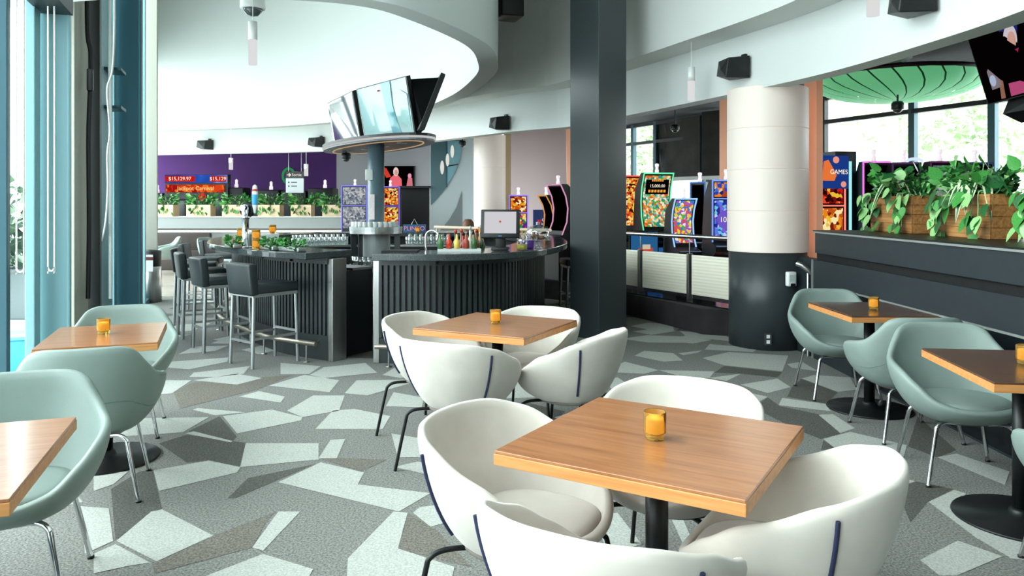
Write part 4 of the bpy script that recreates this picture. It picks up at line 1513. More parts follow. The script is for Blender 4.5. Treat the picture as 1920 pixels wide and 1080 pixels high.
def pendant(u, vb, y, ztop, label, length=0.38, r=0.04):
    b = dp(u, vb, y)
    t = thing('pendant_lamp', label, 'pendant lamp', tuple(b), 0, 'white tube pendant lamps')
    MB().lathe([(0, 0), (r, 0), (r, length * .58), (0, length * .58)], 20).build('diffuser', M_lamp, t)
    MB().lathe([(r * 1.04, length * .58), (r * 1.04, length), (0, length)], 20).build('cap', mat('white_metal', '#e4e4e2', 0.4), t)
    MB().tube([(0, 0, length), (0, 0, ztop - b.z)], 0.004, 6).build('cord', mat('white_metal', '#e4e4e2', 0.4), t)
    return t
pendant(474, 122, 7.2, 6.6, 'large white tube pendant lamp in front of the vent', 0.41)
pendant(433, 318, 17.1, 3.23, 'small distant pendant lamp in front of the purple wall', 0.26, 0.045)
pendant(574, 330, 16.6, 3.23, 'small distant pendant lamp beside the exit sign', 0.26, 0.045)
pendant(1296, 188, 8.6, 6.6, 'white tube pendant lamp right of the square column', 0.37)
pendant(1637, 30, 4.9, 6.6, 'white tube pendant lamp cut by the top of the photo', 0.37)
def dome_cam(p, s, ztop, label):
    t = thing('security_camera', label, 'security camera', tuple(p), 0)
    MB().lathe([(0.0, -0.085), (0.05, -0.075), (0.085, -0.04), (0.1, 0.0)], 24).build('dome', mat('smoked_dome', '#4a5052', 0.08, spec=0.8), t)
    MB().lathe([(0.115, -0.01), (0.12, 0.0), (0.12, 0.10), (0.09, 0.14), (0.0, 0.15)], 24).build('housing', mat('white_metal', '#e4e4e2', 0.4) if s > .9 else M_black, t)
    MB().tube([(0, 0, 0.14), (0, 0, (ztop - p[2]) / s)], 0.02, 8).build('stem', mat('white_metal', '#e4e4e2', 0.4) if s > .9 else M_black, t)
    t.scale = (s, s, s)
    return t
dome_cam(dp(474, 15, 7.5), 1.0, 6.6, 'white dome security camera at the top by the pendant lamp')
dome_cam(dp(649, 297, 10.6), 0.55, 2.255, 'small black dome camera under the screen platform')
dome_cam(dp(867, 272, 15.0), 0.6, 3.45, 'small black dome camera near the feature wall')
dome_cam(dp(1266, 243, 13.0), 0.6, 3.45, 'black dome camera hanging before the dark window shade')
dome_cam(dp(1683, 204, 9.2), 0.6, 3.0, 'black dome camera below the green ceiling lamp')
# vent in the drum wall
c, d = ray_path(RIM, 494)
vz = HC + (HY - 60) * c.y / F
vt = thing('air_vent', 'dark square air vent high on the drum wall', 'vent', (c.x + d.y * -0.0, c.y, vz), math.atan2(d.y, d.x))
vt.location = (c.x - d.y * -0.27 if False else c.x, c.y - 0.03, vz)
vt.rotation_euler = (0, 0, math.atan2(d.y, d.x) if d.x > 0 else math.atan2(-d.y, -d.x))
MB().box((0, 0, 0), (0.74, 0.03, 0.52)).build('frame', mat('pale_vent_frame', '#b9bcba', 0.6), vt)
MB().box((0, -0.018, 0), (0.66, 0.012, 0.45)).build('grille', mat('dark_grille', '#26292a', 0.8), vt)
# black projector box behind the drum
tag(MB().rbox(dp(954, 12, 10.5), (0.32, 0.4, 0.34), 0.02, 0.3).build('projector', M_black), 'black projector box high beside the drum wall', 'projector')

# ------------------------------------------------------------------ rail on the plinth at the gaming floor
pa, pb = fl(1183, 592), fl(1378, 631)
pln = MB()
A = Vector((0.85, 12.0)); B = Vector((pa.x, pa.y)); C = Vector((pb.x, pb.y))
LP = [A, B, C]
pl = thing('platform_edge', 'black plinth step under the frosted railing', 'plinth', (0, 0, 0))
o2 = offset(LP, -0.30)
MB().ribbon(LP, o2, 0.0, 0.30).build('plinth', M_blackwall, pl)
MB().ribbon(offset(LP, 0.01), o2, 0.30, 0.315).build('top_board', mat('gloss_black_board', '#14171a', 0.15), pl)
MB().box((C.x + 0.005, C.y - 0.012, 0.15), (0.02, 0.02, 0.30), 0.5).build('corner_trim', M_steel, pl)
for (u, v) in ((1255, 579), (1355, 604)):
    r = (u - CX) / F
    p, q_ = B, C
    t_ = (r * p.y - p.x) / ((q_.x - p.x) - r * (q_.y - p.y))
    c = p.lerp(q_, t_)
    d = (q_ - p).normalized()
    sl_ = MB().lathe([(0.0, 0), (0.025, 0.0), (0.05, 0.004), (0.055, 0.016), (0.0, 0.016)][::-1], 20).build('step_light', M_satin, pl, (c.x + d.y * .004, c.y - d.x * .004, HC + (HY - v) * c.y / F))
    sl_.rotation_euler = (PI / 2, 0, math.atan2(d.y, d.x))
    MB().lathe([(0.0, -0.006), (0.018, -0.004), (0.018, 0.002)], 12).build('lens', M_ledcool, sl_)
mid = offset(LP, -0.15)
rail = thing('glass_railing', 'steel handrail with frosted ribbed glass panels', 'railing', (0, 0, 0))
MB().tube([(p.x, p.y, 1.12) for p in [mid[0], mid[1], Vector((mid[2].x + .02, mid[2].y - .05))]], 0.028, 12).build('handrail', M_steel, rail)
posts = []
for u in (1110, 1201, 1293, 1391):
    hit = ray_path(mid, u)
    if hit is None:
        continue
    c, d = hit
    posts.append((c, d))
    bev(MB().box((c.x, c.y, 0.61), (0.022, 0.09, 0.59), math.atan2(d.y, d.x)).build('post', M_steel, rail), 0.004)
    MB().tube([(c.x, c.y, 0.90), (c.x, c.y, 1.12)], 0.008, 6).build('rail_stem', M_steel, rail)
for (c, d), (e, _) in zip(posts[:-1], posts[1:]):
    a, b = c.lerp(e, 0.05), c.lerp(e, 0.95)
    pn = MB()
    n = Vector((d.y, -d.x)) * 0.012
    # ribbed pane: shallow horizontal ridges
    zs = [0.39 + 0.5 * k / 26 for k in range(27)]
    vs, fs = [], []
    for i, z in enumerate(zs):
        o_ = 0.002 if i % 2 else 0.0
        nn = Vector((d.y, -d.x)) * (0.006 + o_)
        vs += [(a.x + nn.x, a.y + nn.y, z), (b.x + nn.x, b.y + nn.y, z), (a.x - .006 * d.y, a.y + .006 * d.x, z), (b.x - .006 * d.y, b.y + .006 * d.x, z)]
    for i in range(26):
        k_ = 4 * i
        fs += [(k_, k_ + 1, k_ + 5, k_ + 4), (k_ + 2, k_ + 6, k_ + 7, k_ + 3), (k_, k_ + 4, k_ + 6, k_ + 2), (k_ + 1, k_ + 3, k_ + 7, k_ + 5)]
    fs += [(0, 2, 3, 1), (104, 105, 107, 106)]
    pn.add(vs, fs)
    pn.build('glass_panel', M_frost, rail)
# far rail behind the bar
rl2 = thing('far_handrail', 'thin pale handrail behind the bar bottles', 'railing', (0, 0, 0))
a, b = dp(815, 426, 13.6), dp(1062, 433, 12.6)
MB().tube([a, b], 0.03, 8).build('handrail', mat('pale_wood_rail', '#d9c6ae', 0.4), rl2)
for t_ in (0.02, 0.34, 0.66, 0.98):
    c = a.lerp(b, t_)
    MB().tube([(c.x, c.y, c.z), (c.x, c.y, 0.0)], 0.02, 6).build('post', M_steel, rl2)
# short handrail and fittings on the black round base
hr = thing('stub_handrail', 'short chrome handrail end by the charcoal wall', 'handrail', (0, 0, 0))
MB().tube([dp(1494, 494, 7.75), dp(1503, 497, 7.72), dp(1522, 512, 7.7)], 0.028, 10).build('tube', M_steel, hr)
MB().tube([dp(1515, 512, 7.72), fl(1515, 668)], 0.015, 8).build('post', M_steel, hr)
dsp = dp(1483, 523, 7.90)
ds = thing('dispenser', 'small white dispenser on the black round base', 'dispenser', (dsp.x, dsp.y, dsp.z), math.radians(12))
MB().rbox((0, 0, 0), (0.10, 0.06, 0.15), 0.012).build('case', mat('white_metal', '#e4e4e2', 0.4), ds)
MB().box((0, -0.031, 0.01), (0.07, 0.004, 0.07)).build('window', mat('pale_label', '#b9c8c4', 0.3), ds)
MB().box((0.005, -0.03, -0.06), (0.05, 0.012, 0.03)).build('nozzle', M_black, ds)
def outlet(p, rz, label):
    t = thing('wall_outlet', label, 'outlet', p, rz)
    MB().box((0, 0, 0), (0.075, 0.012, 0.12)).build('plate', mat('grey_plate', '#3a3d3e', 0.5), t)
    MB().box((0, -0.008, 0.028), (0.035, 0.006, 0.035)).build('socket', mat('white_socket', '#e8e8e6', 0.5), t)
    MB().box((0, -0.008, -0.028), (0.035, 0.006, 0.035)).build('socket', mat('white_socket', '#e8e8e6', 0.5), t)
outlet(tuple(dp(1440, 636, 7.925)), 0.0, 'white wall outlet low on the black round base')
outlet((2.985, 6.95, 0.30), -PI / 2, 'white wall outlet low on the charcoal half wall')

# ------------------------------------------------------------------ gaming floor: slot machines
def slot(u, y, w, top_v, yaw, edge, scr, label, style='curve', z0=0.30, deck=None, topper=None, candle=True, estr=1.6, split=0.0, scr2=None):
    x = (u - CX) / F * y
    h = HC + (HY - top_v) * y / F - z0
    t = thing('slot_machine', label, 'slot machine', (x, y, z0), math.radians(yaw), 'slot machines')
    k = h / 1.74
    if style == 'curve':
        fr = [(-.25, 0), (-.25, .62), (-.36, .68), (-.36, .74), (-.17, .82), (-.08, 1.05), (-.06, 1.3), (-.10, 1.52), (-.20, 1.74)]
    else:
        fr = [(-.22, 0), (-.22, .60), (-.32, .66), (-.32, .72), (-.16, .80), (-.16, 1.05), (-.16, 1.28), (-.16, 1.5), (-.16, 1.74)]
    fr = [(a, b * k) for a, b in fr]
    bk = [(fr[-1][0] + .12, fr[-1][1]), (.16, 1.5 * k), (.24, 1.0 * k), (.28, 0)]
    prof = fr + bk
    n = len(prof)
    vs = [(-w / 2, a, b) for a, b in prof] + [(w / 2, a, b) for a, b in prof]
    fs = [tuple(range(n)), tuple(range(2 * n - 1, n - 1, -1))] + [(i, i + n, (i + 1) % n + n, (i + 1) % n) for i in range(n)]
    MB().add(vs, fs).build('cabinet', M_black, t)
    up = fr[4:]
    iw = w / 2 - .035
    def strip(pts, m, nm, off=.008):
        vs = []
        for a, b in pts:
            vs += [(-iw, a - off, b), (iw, a - off, b)]
        fs = [(2 * i, 2 * i + 1, 2 * i + 3, 2 * i + 2) for i in range(len(pts) - 1)]
        return MB().add(vs, fs, True).build(nm, m, t)
    def cut(p, f0, f1):
        N = 10
        out = []
        for i in range(N + 1):
            f = (f0 + (f1 - f0) * i / N) * (len(p) - 1)
            j = min(int(f), len(p) - 2)
            q = f - j
            out.append((p[j][0] + (p[j + 1][0] - p[j][0]) * q, p[j][1] + (p[j + 1][1] - p[j][1]) * q))
        return out
    if split:
        strip(cut(up, .06, split - .03), scr, 'main_screen')
        strip(cut(up, split + .03, .96), scr2 or scr, 'top_screen')
    else:
        strip(cut(up, .08, .95), scr, 'main_screen')
    eg = glow('edge_%s_%d' % (edge.strip('#'), estr * 100), edge, estr)
    for sx in (-1, 1):
        MB().tube([(sx * (w / 2 - .008), a - .010, b) for a, b in up], 0.011, 6).build('edge_light', eg, t)
    a, b = up[-1]
    MB().tube([(-w / 2 + .008, a - .010, b - .008), (w / 2 - .008, a - .010, b - .008)], 0.011, 6).build('edge_light', eg, t)
    if split:
        a, b = cut(up, split, split + .01)[0]
        MB().tube([(-w / 2 + .01, a - .012, b), (w / 2 - .01, a - .012, b)], 0.008, 6).build('edge_light', eg, t)
    dk = MB()
    dk.box((0, -.335 if style == 'curve' else -.30, .745 * k), (w * .9, .10, .012))
    dk.build('button_deck', glow('deck_glow', '#8fa6c8', 0.35), t)
    if deck:
        MB().box((0, -.255 if style == 'curve' else -.225, .32 * k), (w * .84, .01, .5 * k)).build('belly_screen', deck, t)
    if candle:
        MB().lathe([(0.03, 0), (0.03, .05), (0.022, .052), (0.022, .10), (0.03, .105), (0.03, .14), (0, .15)], 12).build('candle_light', mat('candle_lens', '#eadfe6', 0.3, emit='#f0dfe8', estr=0.5), t, (0, up[-1][0] + .08, up[-1][1]))
    return t

S_fire = screen_mat('screen_fire', ['#f08a2c', '#c92b1c', '#f6d25a', '#3a1208', '#e95f1e', '#fbe9a0'], 28, 1.0)
S_dragon = screen_mat('screen_dragon', ['#f2a03a', '#f7e3b0', '#7fc7b5', '#2f8f86', '#e0662a', '#fff4d8', '#4fb04a'], 30, 1.0)
S_wheel = screen_mat('screen_wheel', ['#f2d34a', '#58b05a', '#3f7fd0', '#e2574c', '#b45cc0', '#f2f2f2'], 28, 1.0)
S_blue = screen_mat('screen_blue', ['#3458c8', '#5f7ff0', '#8a5fd8', '#c9d4ff', '#2a2f9a', '#6fd0e8'], 24, 1.0)
S_reels = screen_mat('screen_reels', ['#f28a2a', '#2a49b8', '#3f6fe0', '#e0d0b0', '#b8481e', '#1d2a78'], 22, 1.0)
S_gold = screen_mat('screen_gold', ['#f5c23a', '#f08a1c', '#fff0b0', '#c9541a', '#7a1f10'], 26, 1.0)
S_red = screen_mat('screen_red', ['#d01f1c', '#f04a2a', '#7a0f12', '#f5c23a', '#2a0a0a'], 26, 1.0)
S_sky = screen_mat('screen_sky', ['#2a63a8', '#1f4a8a', '#5aa0d8', '#e8e0d0', '#153a70'], 9, 0.8)
S_grey = screen_mat('screen_grey', ['#c8ccd2', '#9aa4b0', '#e6e8ea', '#6f7c8c'], 24, 0.7)
S_purple = screen_mat('screen_purple', ['#e0402a', '#f2a23a', '#f7e08a', '#5a2a9a', '#2f8f3a'], 18, 0.95)

slot(1172, 12.9, 0.50, 330, 18, '#ff4a3c', S_fire, 'red edged slot machine half hidden by the square column')
s2 = slot(1226, 12.0, 0.50, 325, 12, '#5fe0a0', S_dragon, 'tall green edged slot machine with a gold jackpot screen', deck=S_sky)
blk = glow('screen_black', '#0a0806', 0.3)
org = glow('orange_letters', '#f2a03a', 1.1)
lts = glow('white_letters', '#fff6e0', 1.1)
bs = MB().box((0, -.110, 1.55), (0.38, .004, .34)).build('jackpot_panel', blk, s2)
bs.rotation_euler = (math.radians(12), 0, 0)
bs.location = (0, .285, .06)
text('15,000.00', .065, lts, bs, face_frame(Vector((0, -.114, 1.51)), (1, 0, 0), (0, 0, 1)))
for (wx, zz_, hh_) in ((.28, 1.68, .05), (.20, 1.60, .035), (.30, 1.43, .04)):
    for kx in range(6):
        MB().box((-wx / 2 + wx * (kx + .5) / 6, -.113, zz_), (wx / 6 * .7, .002, hh_)).build('orange_mark', org, bs)
slot(1276, 11.1, 0.34, 372, 10, '#8fb8f0', S_wheel, 'low blue edged slot machine with a rainbow wheel screen')
slot(1316, 11.5, 0.24, 342, -35, '#5a7fd0', blk, 'black slot cabinet seen from its side next to the wheel machine', 'box', candle=True, estr=0.9)
s5 = slot(1358, 10.5, 0.46, 338, 4, '#6f8ff0', S_blue, 'blue slot machine with the number 1000 left of the backlit column', 'box', split=0.70, scr2=S_reels, deck=S_reels)
disc = MB()
disc.lathe([(0.0, 0), (0.13, 0), (0.13, .006), (0, .006)], 24)
dd = disc.build('number_disc', glow('violet_disc', '#7a5fd8', 0.9), s5, (-.03, -.172, 1.02))
dd.rotation_euler = (PI / 2, 0, 0)
text('1000', 0.10, lts, s5, face_frame(Vector((-.03, -.185, 1.02)), (1, 0, 0), (0, 0, 1)))
tg_ = thing('info_kiosk', 'low blue screen with a red car behind the railing', 'kiosk', tuple(dp(1208, 500, 11.2)), math.radians(8))
MB().box((0, 0.03, 0.22), (0.44, 0.05, 0.62)).build('case', M_black, tg_)
MB().box((0, 0.0, 0.28), (0.40, 0.012, 0.46)).build('screen', glow('kiosk_blue', '#2c6aa0', 0.8), tg_)
MB().rbox((0.02, -0.008, 0.23), (0.22, 0.01, 0.09), 0.004).build('car_picture', glow('kiosk_red', '#d8503a', 0.8), tg_)
MB().rbox((0.03, -0.009, 0.29), (0.12, 0.01, 0.07), 0.004).build('roof_picture', glow('kiosk_cream', '#e8d8b8', 0.8), tg_)
slot(1106, 12.9, 0.5, 335, 20, '#f07a5a', S_fire, 'slot machine hidden behind the square column') if False else None

# left of the column
slot(972, 14.6, 0.36, 366, 0, '#8a6fe0', S_purple, 'small twin screen slot machine right behind the monitor', 'box', split=0.55, scr2=S_gold)
sg = thing('notice_sign', 'dark blue sign reading On gagne beside the cake dome', 'sign', tuple(dp(1024, 433, 14.0)))
MB().box((0, 0.03, -0.35), (0.06, 0.02, 0.72)).build('stand', M_blackmetal, sg)
MB().box((0, 0, 0.19), (0.48, 0.04, 0.40)).build('board', mat('navy_board', '#14264f', 0.4, emit='#14264f', estr=0.5), sg)
MB().rbox((-0.13, -0.024, 0.17), (0.075, 0.008, 0.075), 0.003, 0).build('emblem', glow('emblem_red', '#b8354a', 0.8), sg).rotation_euler = (0, 0, 0)
text('On gagne', 0.072, lts, sg, face_frame(Vector((0.06, -0.024, 0.20)), (1, 0, 0), (0, 0, 1)))
text("\u00e0 s'informer!", 0.062, lts, sg, face_frame(Vector((0.07, -0.024, 0.13)), (1, 0, 0), (0, 0, 1)))
nb = thing('neon_outline', 'coral neon outline of a bag with a handle', 'neon sign', tuple(dp(1035, 408, 13.9)))
MB().tube([(-.14, 0, 0), (-.14, 0, .14), (.12, 0, .14), (.12, 0, 0), (-.14, 0, 0)], .010, 6).build('bag_outline', glow('coral_neon', '#ff7a66', 1.4), nb)
MB().tube([(-.13 + .0, 0, .14)] + [(-.03 - .10 * math.cos(a), 0, .16 + .13 * math.sin(a)) for a in [PI * k / 10 for k in range(11)]] + [(.07, 0, .14)], .010, 6).build('handle_outline', glow('coral_neon', '#ff7a66', 1.4), nb)
slot(1058, 12.6, 0.46, 346, -62, '#b9809f', blk, 'black curved slot machine left of the square column', 'curve')
slot(1036, 13.6, 0.40, 366, -70, '#b9803f', blk, 'black slot machine with an orange edge behind the bar end', 'curve')
pk = thing('lit_archway', 'peach lit frame at the edge of the pink wall', 'frame', tuple(dp(1070, 420, 13.8)))
MB().box((0, 0.06, -.35), (.10, .05, .92)).build('foot', M_peach, pk)
MB().slab([dp(1064, 420, 13.8) - pk.location, dp(1080, 420, 13.8) - pk.location, dp(1080, 240, 13.8) - pk.location, dp(1062, 243, 13.8) - pk.location], 0.06).build('panel', M_peach, pk)
MB().slab([dp(1072, 300, 13.7) - pk.location, dp(1082, 300, 13.7) - pk.location, dp(1082, 246, 13.7) - pk.location, dp(1071, 248, 13.7) - pk.location], 0.03).build('inset', mat('gold_inset', '#6f5a30', 0.5), pk)

# behind the right planters
s8 = slot(1544, 8.95, 0.34, 300, 14, '#f07a6a', S_gold, 'slot machine with a blue GAMES topper right of the backlit column', 'box', split=0.42, scr2=S_red, candle=False)
MB().box((0.02, -.18, 1.60), (0.34, .03, .38)).build('topper_screen', glow('games_blue', '#1d3f8f', 0.9), s8)
text('GAMES', 0.075, lts, s8, face_frame(Vector((0.06, -.20, 1.60)), (1, 0, 0), (0, 0, 1)))
for (a, b, r_) in ((.02, 1.74, .04), (.12, 1.46, .035)):
    e = MB().lathe([(0, 0), (r_, 0), (r_, .004), (0, .004)], 18).build('ball_picture', glow('orange_ball', '#f2a08a', 1.0), s8, (a, -.198, b))
    e.rotation_euler = (PI / 2, 0, 0)
flat('arrow_picture', [Vector((-.16, -.199, 1.5)), Vector((.0, -.199, 1.5)), Vector((.03, -.199, 1.57)), Vector((-.08, -.199, 1.74)), Vector((-.14, -.199, 1.72))], glow('orange_arrow', '#f07a3a', 1.0), s8, .003)
cy = thing('striped_cabinet', 'tall dark teal cabinet with glowing cyan stripes', 'slot cabinet', tuple(dp(1586, 440, 9.3)), math.radians(15))
ch = HC + (HY - 284) * 9.3 / F - cy.location.z
MB().box((0, .12, ch / 2 - .35), (0.30, .24, ch + .7)).build('cabinet', mat('dark_teal_lacquer', '#0f2b38', 0.3), cy)
for i, (a, w_) in enumerate(((-.125, .022), (-.08, .03), (-.03, .022), (.06, .034))):
    MB().box((a, -.004, ch / 2 - .05), (w_, .012, ch - .14)).build('light_stripe', glow('cyan_stripe', '#a6f0f2', 1.1), cy)
cy2 = thing('striped_cabinet', 'shorter cabinet with mint light bars beside the cyan stripes', 'slot cabinet', tuple(dp(1562, 440, 9.75)), math.radians(15))
for i, (a, z_, l_) in enumerate(((-.06, .42, .30), (-.01, .55, .42), (.05, .38, .40), (.08, .62, .2))):
    MB().box((a, -.03, z_), (.03, .012, l_)).build('light_bar', glow('mint_stripe', '#a8f2cf', 1.0), cy2)
MB().box((0, .08, .1), (0.22, .2, 1.55)).build('cabinet', mat('dark_teal_lacquer', '#0f2b38', 0.3), cy2)
for u, y, tv_, yw, ec, lab, sc_ in ((1634, 9.25, 304, -6, '#e77ae0', 'pink edged black slot machine left above the first planter', blk),
                               (1690, 9.0, 306, -8, '#c98ae8', 'black slot machine with a violet edge behind the first planter', blk),
                               (1755, 8.8, 304, 0, '#e77ae0', 'black slot machine behind the gap between the planters', S_grey),
                               (1818, 8.6, 306, 8, '#8fa6f0', 'black slot machine behind the second planter', blk)):
    slot(u, y, 0.32, tv_, yw, ec, sc_, lab, 'box', estr=1.3 if u < 1640 else 0.12)
al = thing('arch_lamp', 'small pale blue arched light above the first planter', 'light', tuple(dp(1715, 303, 8.6)))
MB().tube([(-.085 * math.cos(PI * k / 10), 0, .03 * math.sin(PI * k / 10)) for k in range(11)], .018, 8).build('tube', glow('pale_blue_arc', '#cfe0ff', 1.2), al)

# big green shell lamp
gy = 9.6
gc = dp(1683, 150, gy)
gl = thing('ceiling_shell_lamp', 'wide green ribbed shell lamp under the black ceiling', 'ceiling lamp', tuple(gc))
R_, D_ = 298 / 2 * gy / F, 0.27
def gmat():
    m = bpy.data.materials.new('green_lamp_fabric')
    m.use_nodes = True
    nt = m.node_tree
    b = nt.nodes['Principled BSDF']
    b.inputs['Base Color'].default_value = lin('#8fe0a8')
    b.inputs['Roughness'].default_value = 0.6
    b.inputs['Emission Color'].default_value = lin('#6fd894')
    b.inputs['Emission Strength'].default_value = 0.28
    return m
GM = gmat()
N_ = 24
for k in range(N_):
    a0, a1 = 2 * PI * k / N_ + .012, 2 * PI * (k + 1) / N_ - .012
    vs, fs = [], []
    for i in range(7):
        f = i / 6
        r = R_ * math.cos(f * PI / 2 * .96)
        z = -D_ * math.sin(f * PI / 2)
        for a in (a0, (a0 + a1) / 2, a1):
            kk = 1.0 if a != (a0 + a1) / 2 else 1.02
            vs.append((r * kk * math.cos(a + f * .35), r * kk * math.sin(a + f * .35), z))
    for i in range(6):
        for j in range(2):
            fs.append((3 * i + j, 3 * i + j + 1, 3 * i + j + 4, 3 * i + j + 3))
    MB().add(vs, fs, True).build('fabric_gore', GM, gl)
MB().lathe([(R_ * .97, -.0), (R_ * 1.02, .0), (R_ * 1.02, .05), (R_ * .55, .09), (0, .10)], 48).build('rim', mat('plum_rim', '#3a2230', 0.5), gl)
MB().lathe([(R_ * .955, -.01), (R_ * .05, -D_ * .985), (0, -D_ * .985)], 48).build('rib_backing', mat('dark_green_rib', '#1f5a3c', 0.7), gl)
MB().lathe([(.05, .1), (.05, 3.45 - gc.z)], 12).build('stem', M_black, gl)
tag(MB().lathe([(0, 0), (.32, 0), (.32, .05), (0, .05)], 24).build('ceiling_disc', M_black, None, tuple(dp(1650, 112, 8.4))), 'flat black disc mounted above the green shell lamp', 'fixture')

# right television
rq = [dp(1853, 197, 6.15), dp(1960, 168, 5.55), dp(1935, -15, 5.35), dp(1814, 72, 5.95)]
rt, q, n, c = tv('television', rq, 'tilted television at the top right showing a blonde woman in pink', glow('tv_black', '#0b0608', 0.4), thick=0.06)
e1, e2 = (q[1] - q[0]), (q[3] - q[0])
e3 = q[2] - q[1]
def onr(a, b, d=0.008):
    bot = q[0].lerp(q[1], a)
    top = q[3].lerp(q[2], a)
    return bot.lerp(top, b) * .965 + n * d
def ell(cx, cy, rx, ry, d, m, nm, on_, par, N=20):
    return flat(nm, [on_(cx + rx * math.cos(2 * PI * k / N), cy + ry * math.sin(2 * PI * k / N), d) for k in range(N)], m, par, .001)
P_pink, P_skin, P_blond = glow('tv_pink', '#c0507f', 0.9), glow('tv_skin', '#d9a89a', 0.9), glow('tv_blonde', '#d8d0d4', 0.9)
P_red, P_navy, P_white_ = glow('tv_red', '#8f1420', 0.8), glow('tv_navy', '#26307a', 0.8), glow('tv_shirt', '#9a8f98', 0.7)
flat('picture_beam', [onr(.30, .86), onr(.40, .82), onr(.62, .55), onr(.60, .45), onr(.28, .72)], P_red, rt, .001)
ell(.62, .80, .14, .17, .010, P_navy, 'picture_backdrop', onr, rt)
flat('picture_dress', [onr(.46, .02, .012), onr(.80, .02, .012), onr(.86, .40, .012), onr(.72, .56, .012), onr(.55, .56, .012), onr(.46, .42, .012)], P_pink, rt, .001)
ell(.63, .69, .105, .17, .013, P_blond, 'picture_hair', onr, rt)
ell(.65, .665, .065, .105, .015, P_skin, 'picture_face', onr, rt)
flat('picture_scarf', [onr(.56, .55, .016), onr(.74, .55, .016), onr(.68, .44, .016), onr(.58, .36, .016)], glow('tv_deep_pink', '#a02850', 0.9), rt, .001)
flat('picture_shirt', [onr(.16, .18, .012), onr(.36, .18, .012), onr(.36, .46, .012), onr(.24, .54, .012), onr(.15, .45, .012)], P_white_, rt, .001)
ell(.235, .60, .045, .075, .013, glow('tv_skin_2', '#9a6a58', 0.9), 'picture_face', onr, rt)
ell(.235, .665, .05, .05, .014, glow('tv_cap', '#4a3a38', 0.8), 'picture_cap', onr, rt)
ell(.215, .30, .055, .08, .015, glow('tv_globe', '#b8c4e0', 0.9), 'picture_globe', onr, rt)
flat('picture_arm', [onr(.28, .02, .013), onr(.36, .02, .013), onr(.38, .28, .013), onr(.32, .30, .013)], glow('tv_skin_2', '#9a6a58', 0.9), rt, .001)
tag(MB().slab([dp(1880, 214, 6.0), dp(1965, 198, 5.6), dp(1960, 172, 5.6), dp(1892, 184, 6.0)], .18).build('screen_bracket', M_black), 'black bracket below the tilted television', 'bracket')

# far television on the mauve wall
FYT = 22.0
fq = [dp(718, 352, FYT), dp(777, 352, FYT - .3), dp(777, 311, FYT - .3), dp(718, 311, FYT)]
ft, q, n, c = tv('television', fq, 'distant television showing a woman in pink beside the bar post', glow('tv_black', '#0b0608', 0.4))
flat('picture_dress', [onr(.18, .03, .012), onr(.62, .03, .012), onr(.60, .40, .012), onr(.48, .58, .012), onr(.34, .58, .012), onr(.22, .42, .012)], glow('tv_coral', '#f0707c', 1.0), ft, .001)
ell(.42, .74, .09, .21, .014, glow('tv_pale_hair', '#f2d8d4', 1.0), 'picture_hair', onr, ft)
ell(.43, .70, .055, .13, .017, P_skin, 'picture_face', onr, ft)
flat('picture_beam', [onr(.02, .95), onr(.10, .9), onr(.26, .5), onr(.10, .45), onr(.04, .6)], glow('tv_orange_red', '#d8402a', 1.0), ft, .001)
flat('picture_guest', [onr(.76, .03, .012), onr(.97, .03, .012), onr(.95, .45, .012), onr(.82, .5, .012)], glow('tv_rose', '#d87a86', 1.0), ft, .001)
ell(.87, .55, .06, .11, .014, glow('tv_rose_hair', '#f0a0b8', 1.0), 'picture_hair', onr, ft)
# black cabinet block and blue slots left and right of the post
bb = thing('black_cabinet', 'tall plain black cabinet under the distant television', 'cabinet', tuple(dp(778, 470, 19.6)))
bz = HC + (HY - 351) * 19.6 / F
MB().box((0, .25, (bz) / 2 - bb.location.z), (0.74, .5, bz)).build('body', mat('soft_black', '#17161b', 0.6), bb)
MB().box((0.0, 0.0, bz - bb.location.z + .0), (0.78, .56, .05)).build('top_edge', M_black, bb)
slot(667, 18.0, 0.60, 348, 0, '#7a7af0', S_grey, 'blue edged slot machine left of the bar post', 'box', 0.0, split=0.55, scr2=S_grey, deck=S_gold)
slot(733, 18.3, 0.46, 350, 0, '#7a5fe0', S_gold, 'blue edged slot machine right of the bar post', 'box', 0.0, split=0.55, scr2=S_fire, deck=S_gold)
tag(MB().rbox(dp(692, 328, 9.1), (0.085, 0.03, 0.13), 0.006, 0.3).build('paper_box', M_white), 'small white box fixed to the round post', 'box')
mp_ = dp(697, 388, 9.05)
tag(MB().box((mp_.x, mp_.y, mp_.z), (0.065, 0.01, 0.30), 0.2).build('menu_card', mat('pink_menu', '#e9dcdc', 0.6, noise=0.1, nscale=60)), 'tall pale menu card against the round post', 'menu')

# ------------------------------------------------------------------ back ledge, far slot bank, signs
LY = 18.4
led = thing('back_ledge', 'long pale grey half wall carrying the far planters', 'half wall', (0, LY, 0))
xa, xb = (270 - CX) / F * LY, (658 - CX) / F * LY
MB().box2((xa, 0, 0.95), (xb, .5, 1.215)).build('upper_panel', mat('pale_grey_panel', '#8b908f', 0.6), led)
MB().box2((xa, -.03, 1.215), (xb, .5, 1.235)).build('ledge_top', M_white, led)
MB().box2((xa, 0.10, 0.90), (xb, .5, 0.95)).build('shadow_gap', mat('taupe_gap', '#77736c', 0.7), led)
MB().box2((xa, -.06, 0.86), (xb, .12, 0.90)).build('light_rail', mat('white_rail', '#f2f2ee', 0.5, emit='#ffffff', estr=0.5), led)
MB().box2((xa, .02, 0.0), (xb, .5, 0.86)).build('lower_panel', mat('pale_grey_panel', '#b9bcbb', 0.6), led)
rl = MB().lathe([(0, 0), (.10, 0), (.10, .012), (0, .012)], 24).build('round_light', mat('white_rail', '#f2f2ee', 0.5, emit='#ffffff', estr=0.5), led, ((308 - CX) / F * LY, 0.01, HC + (HY - 492) * LY / F))
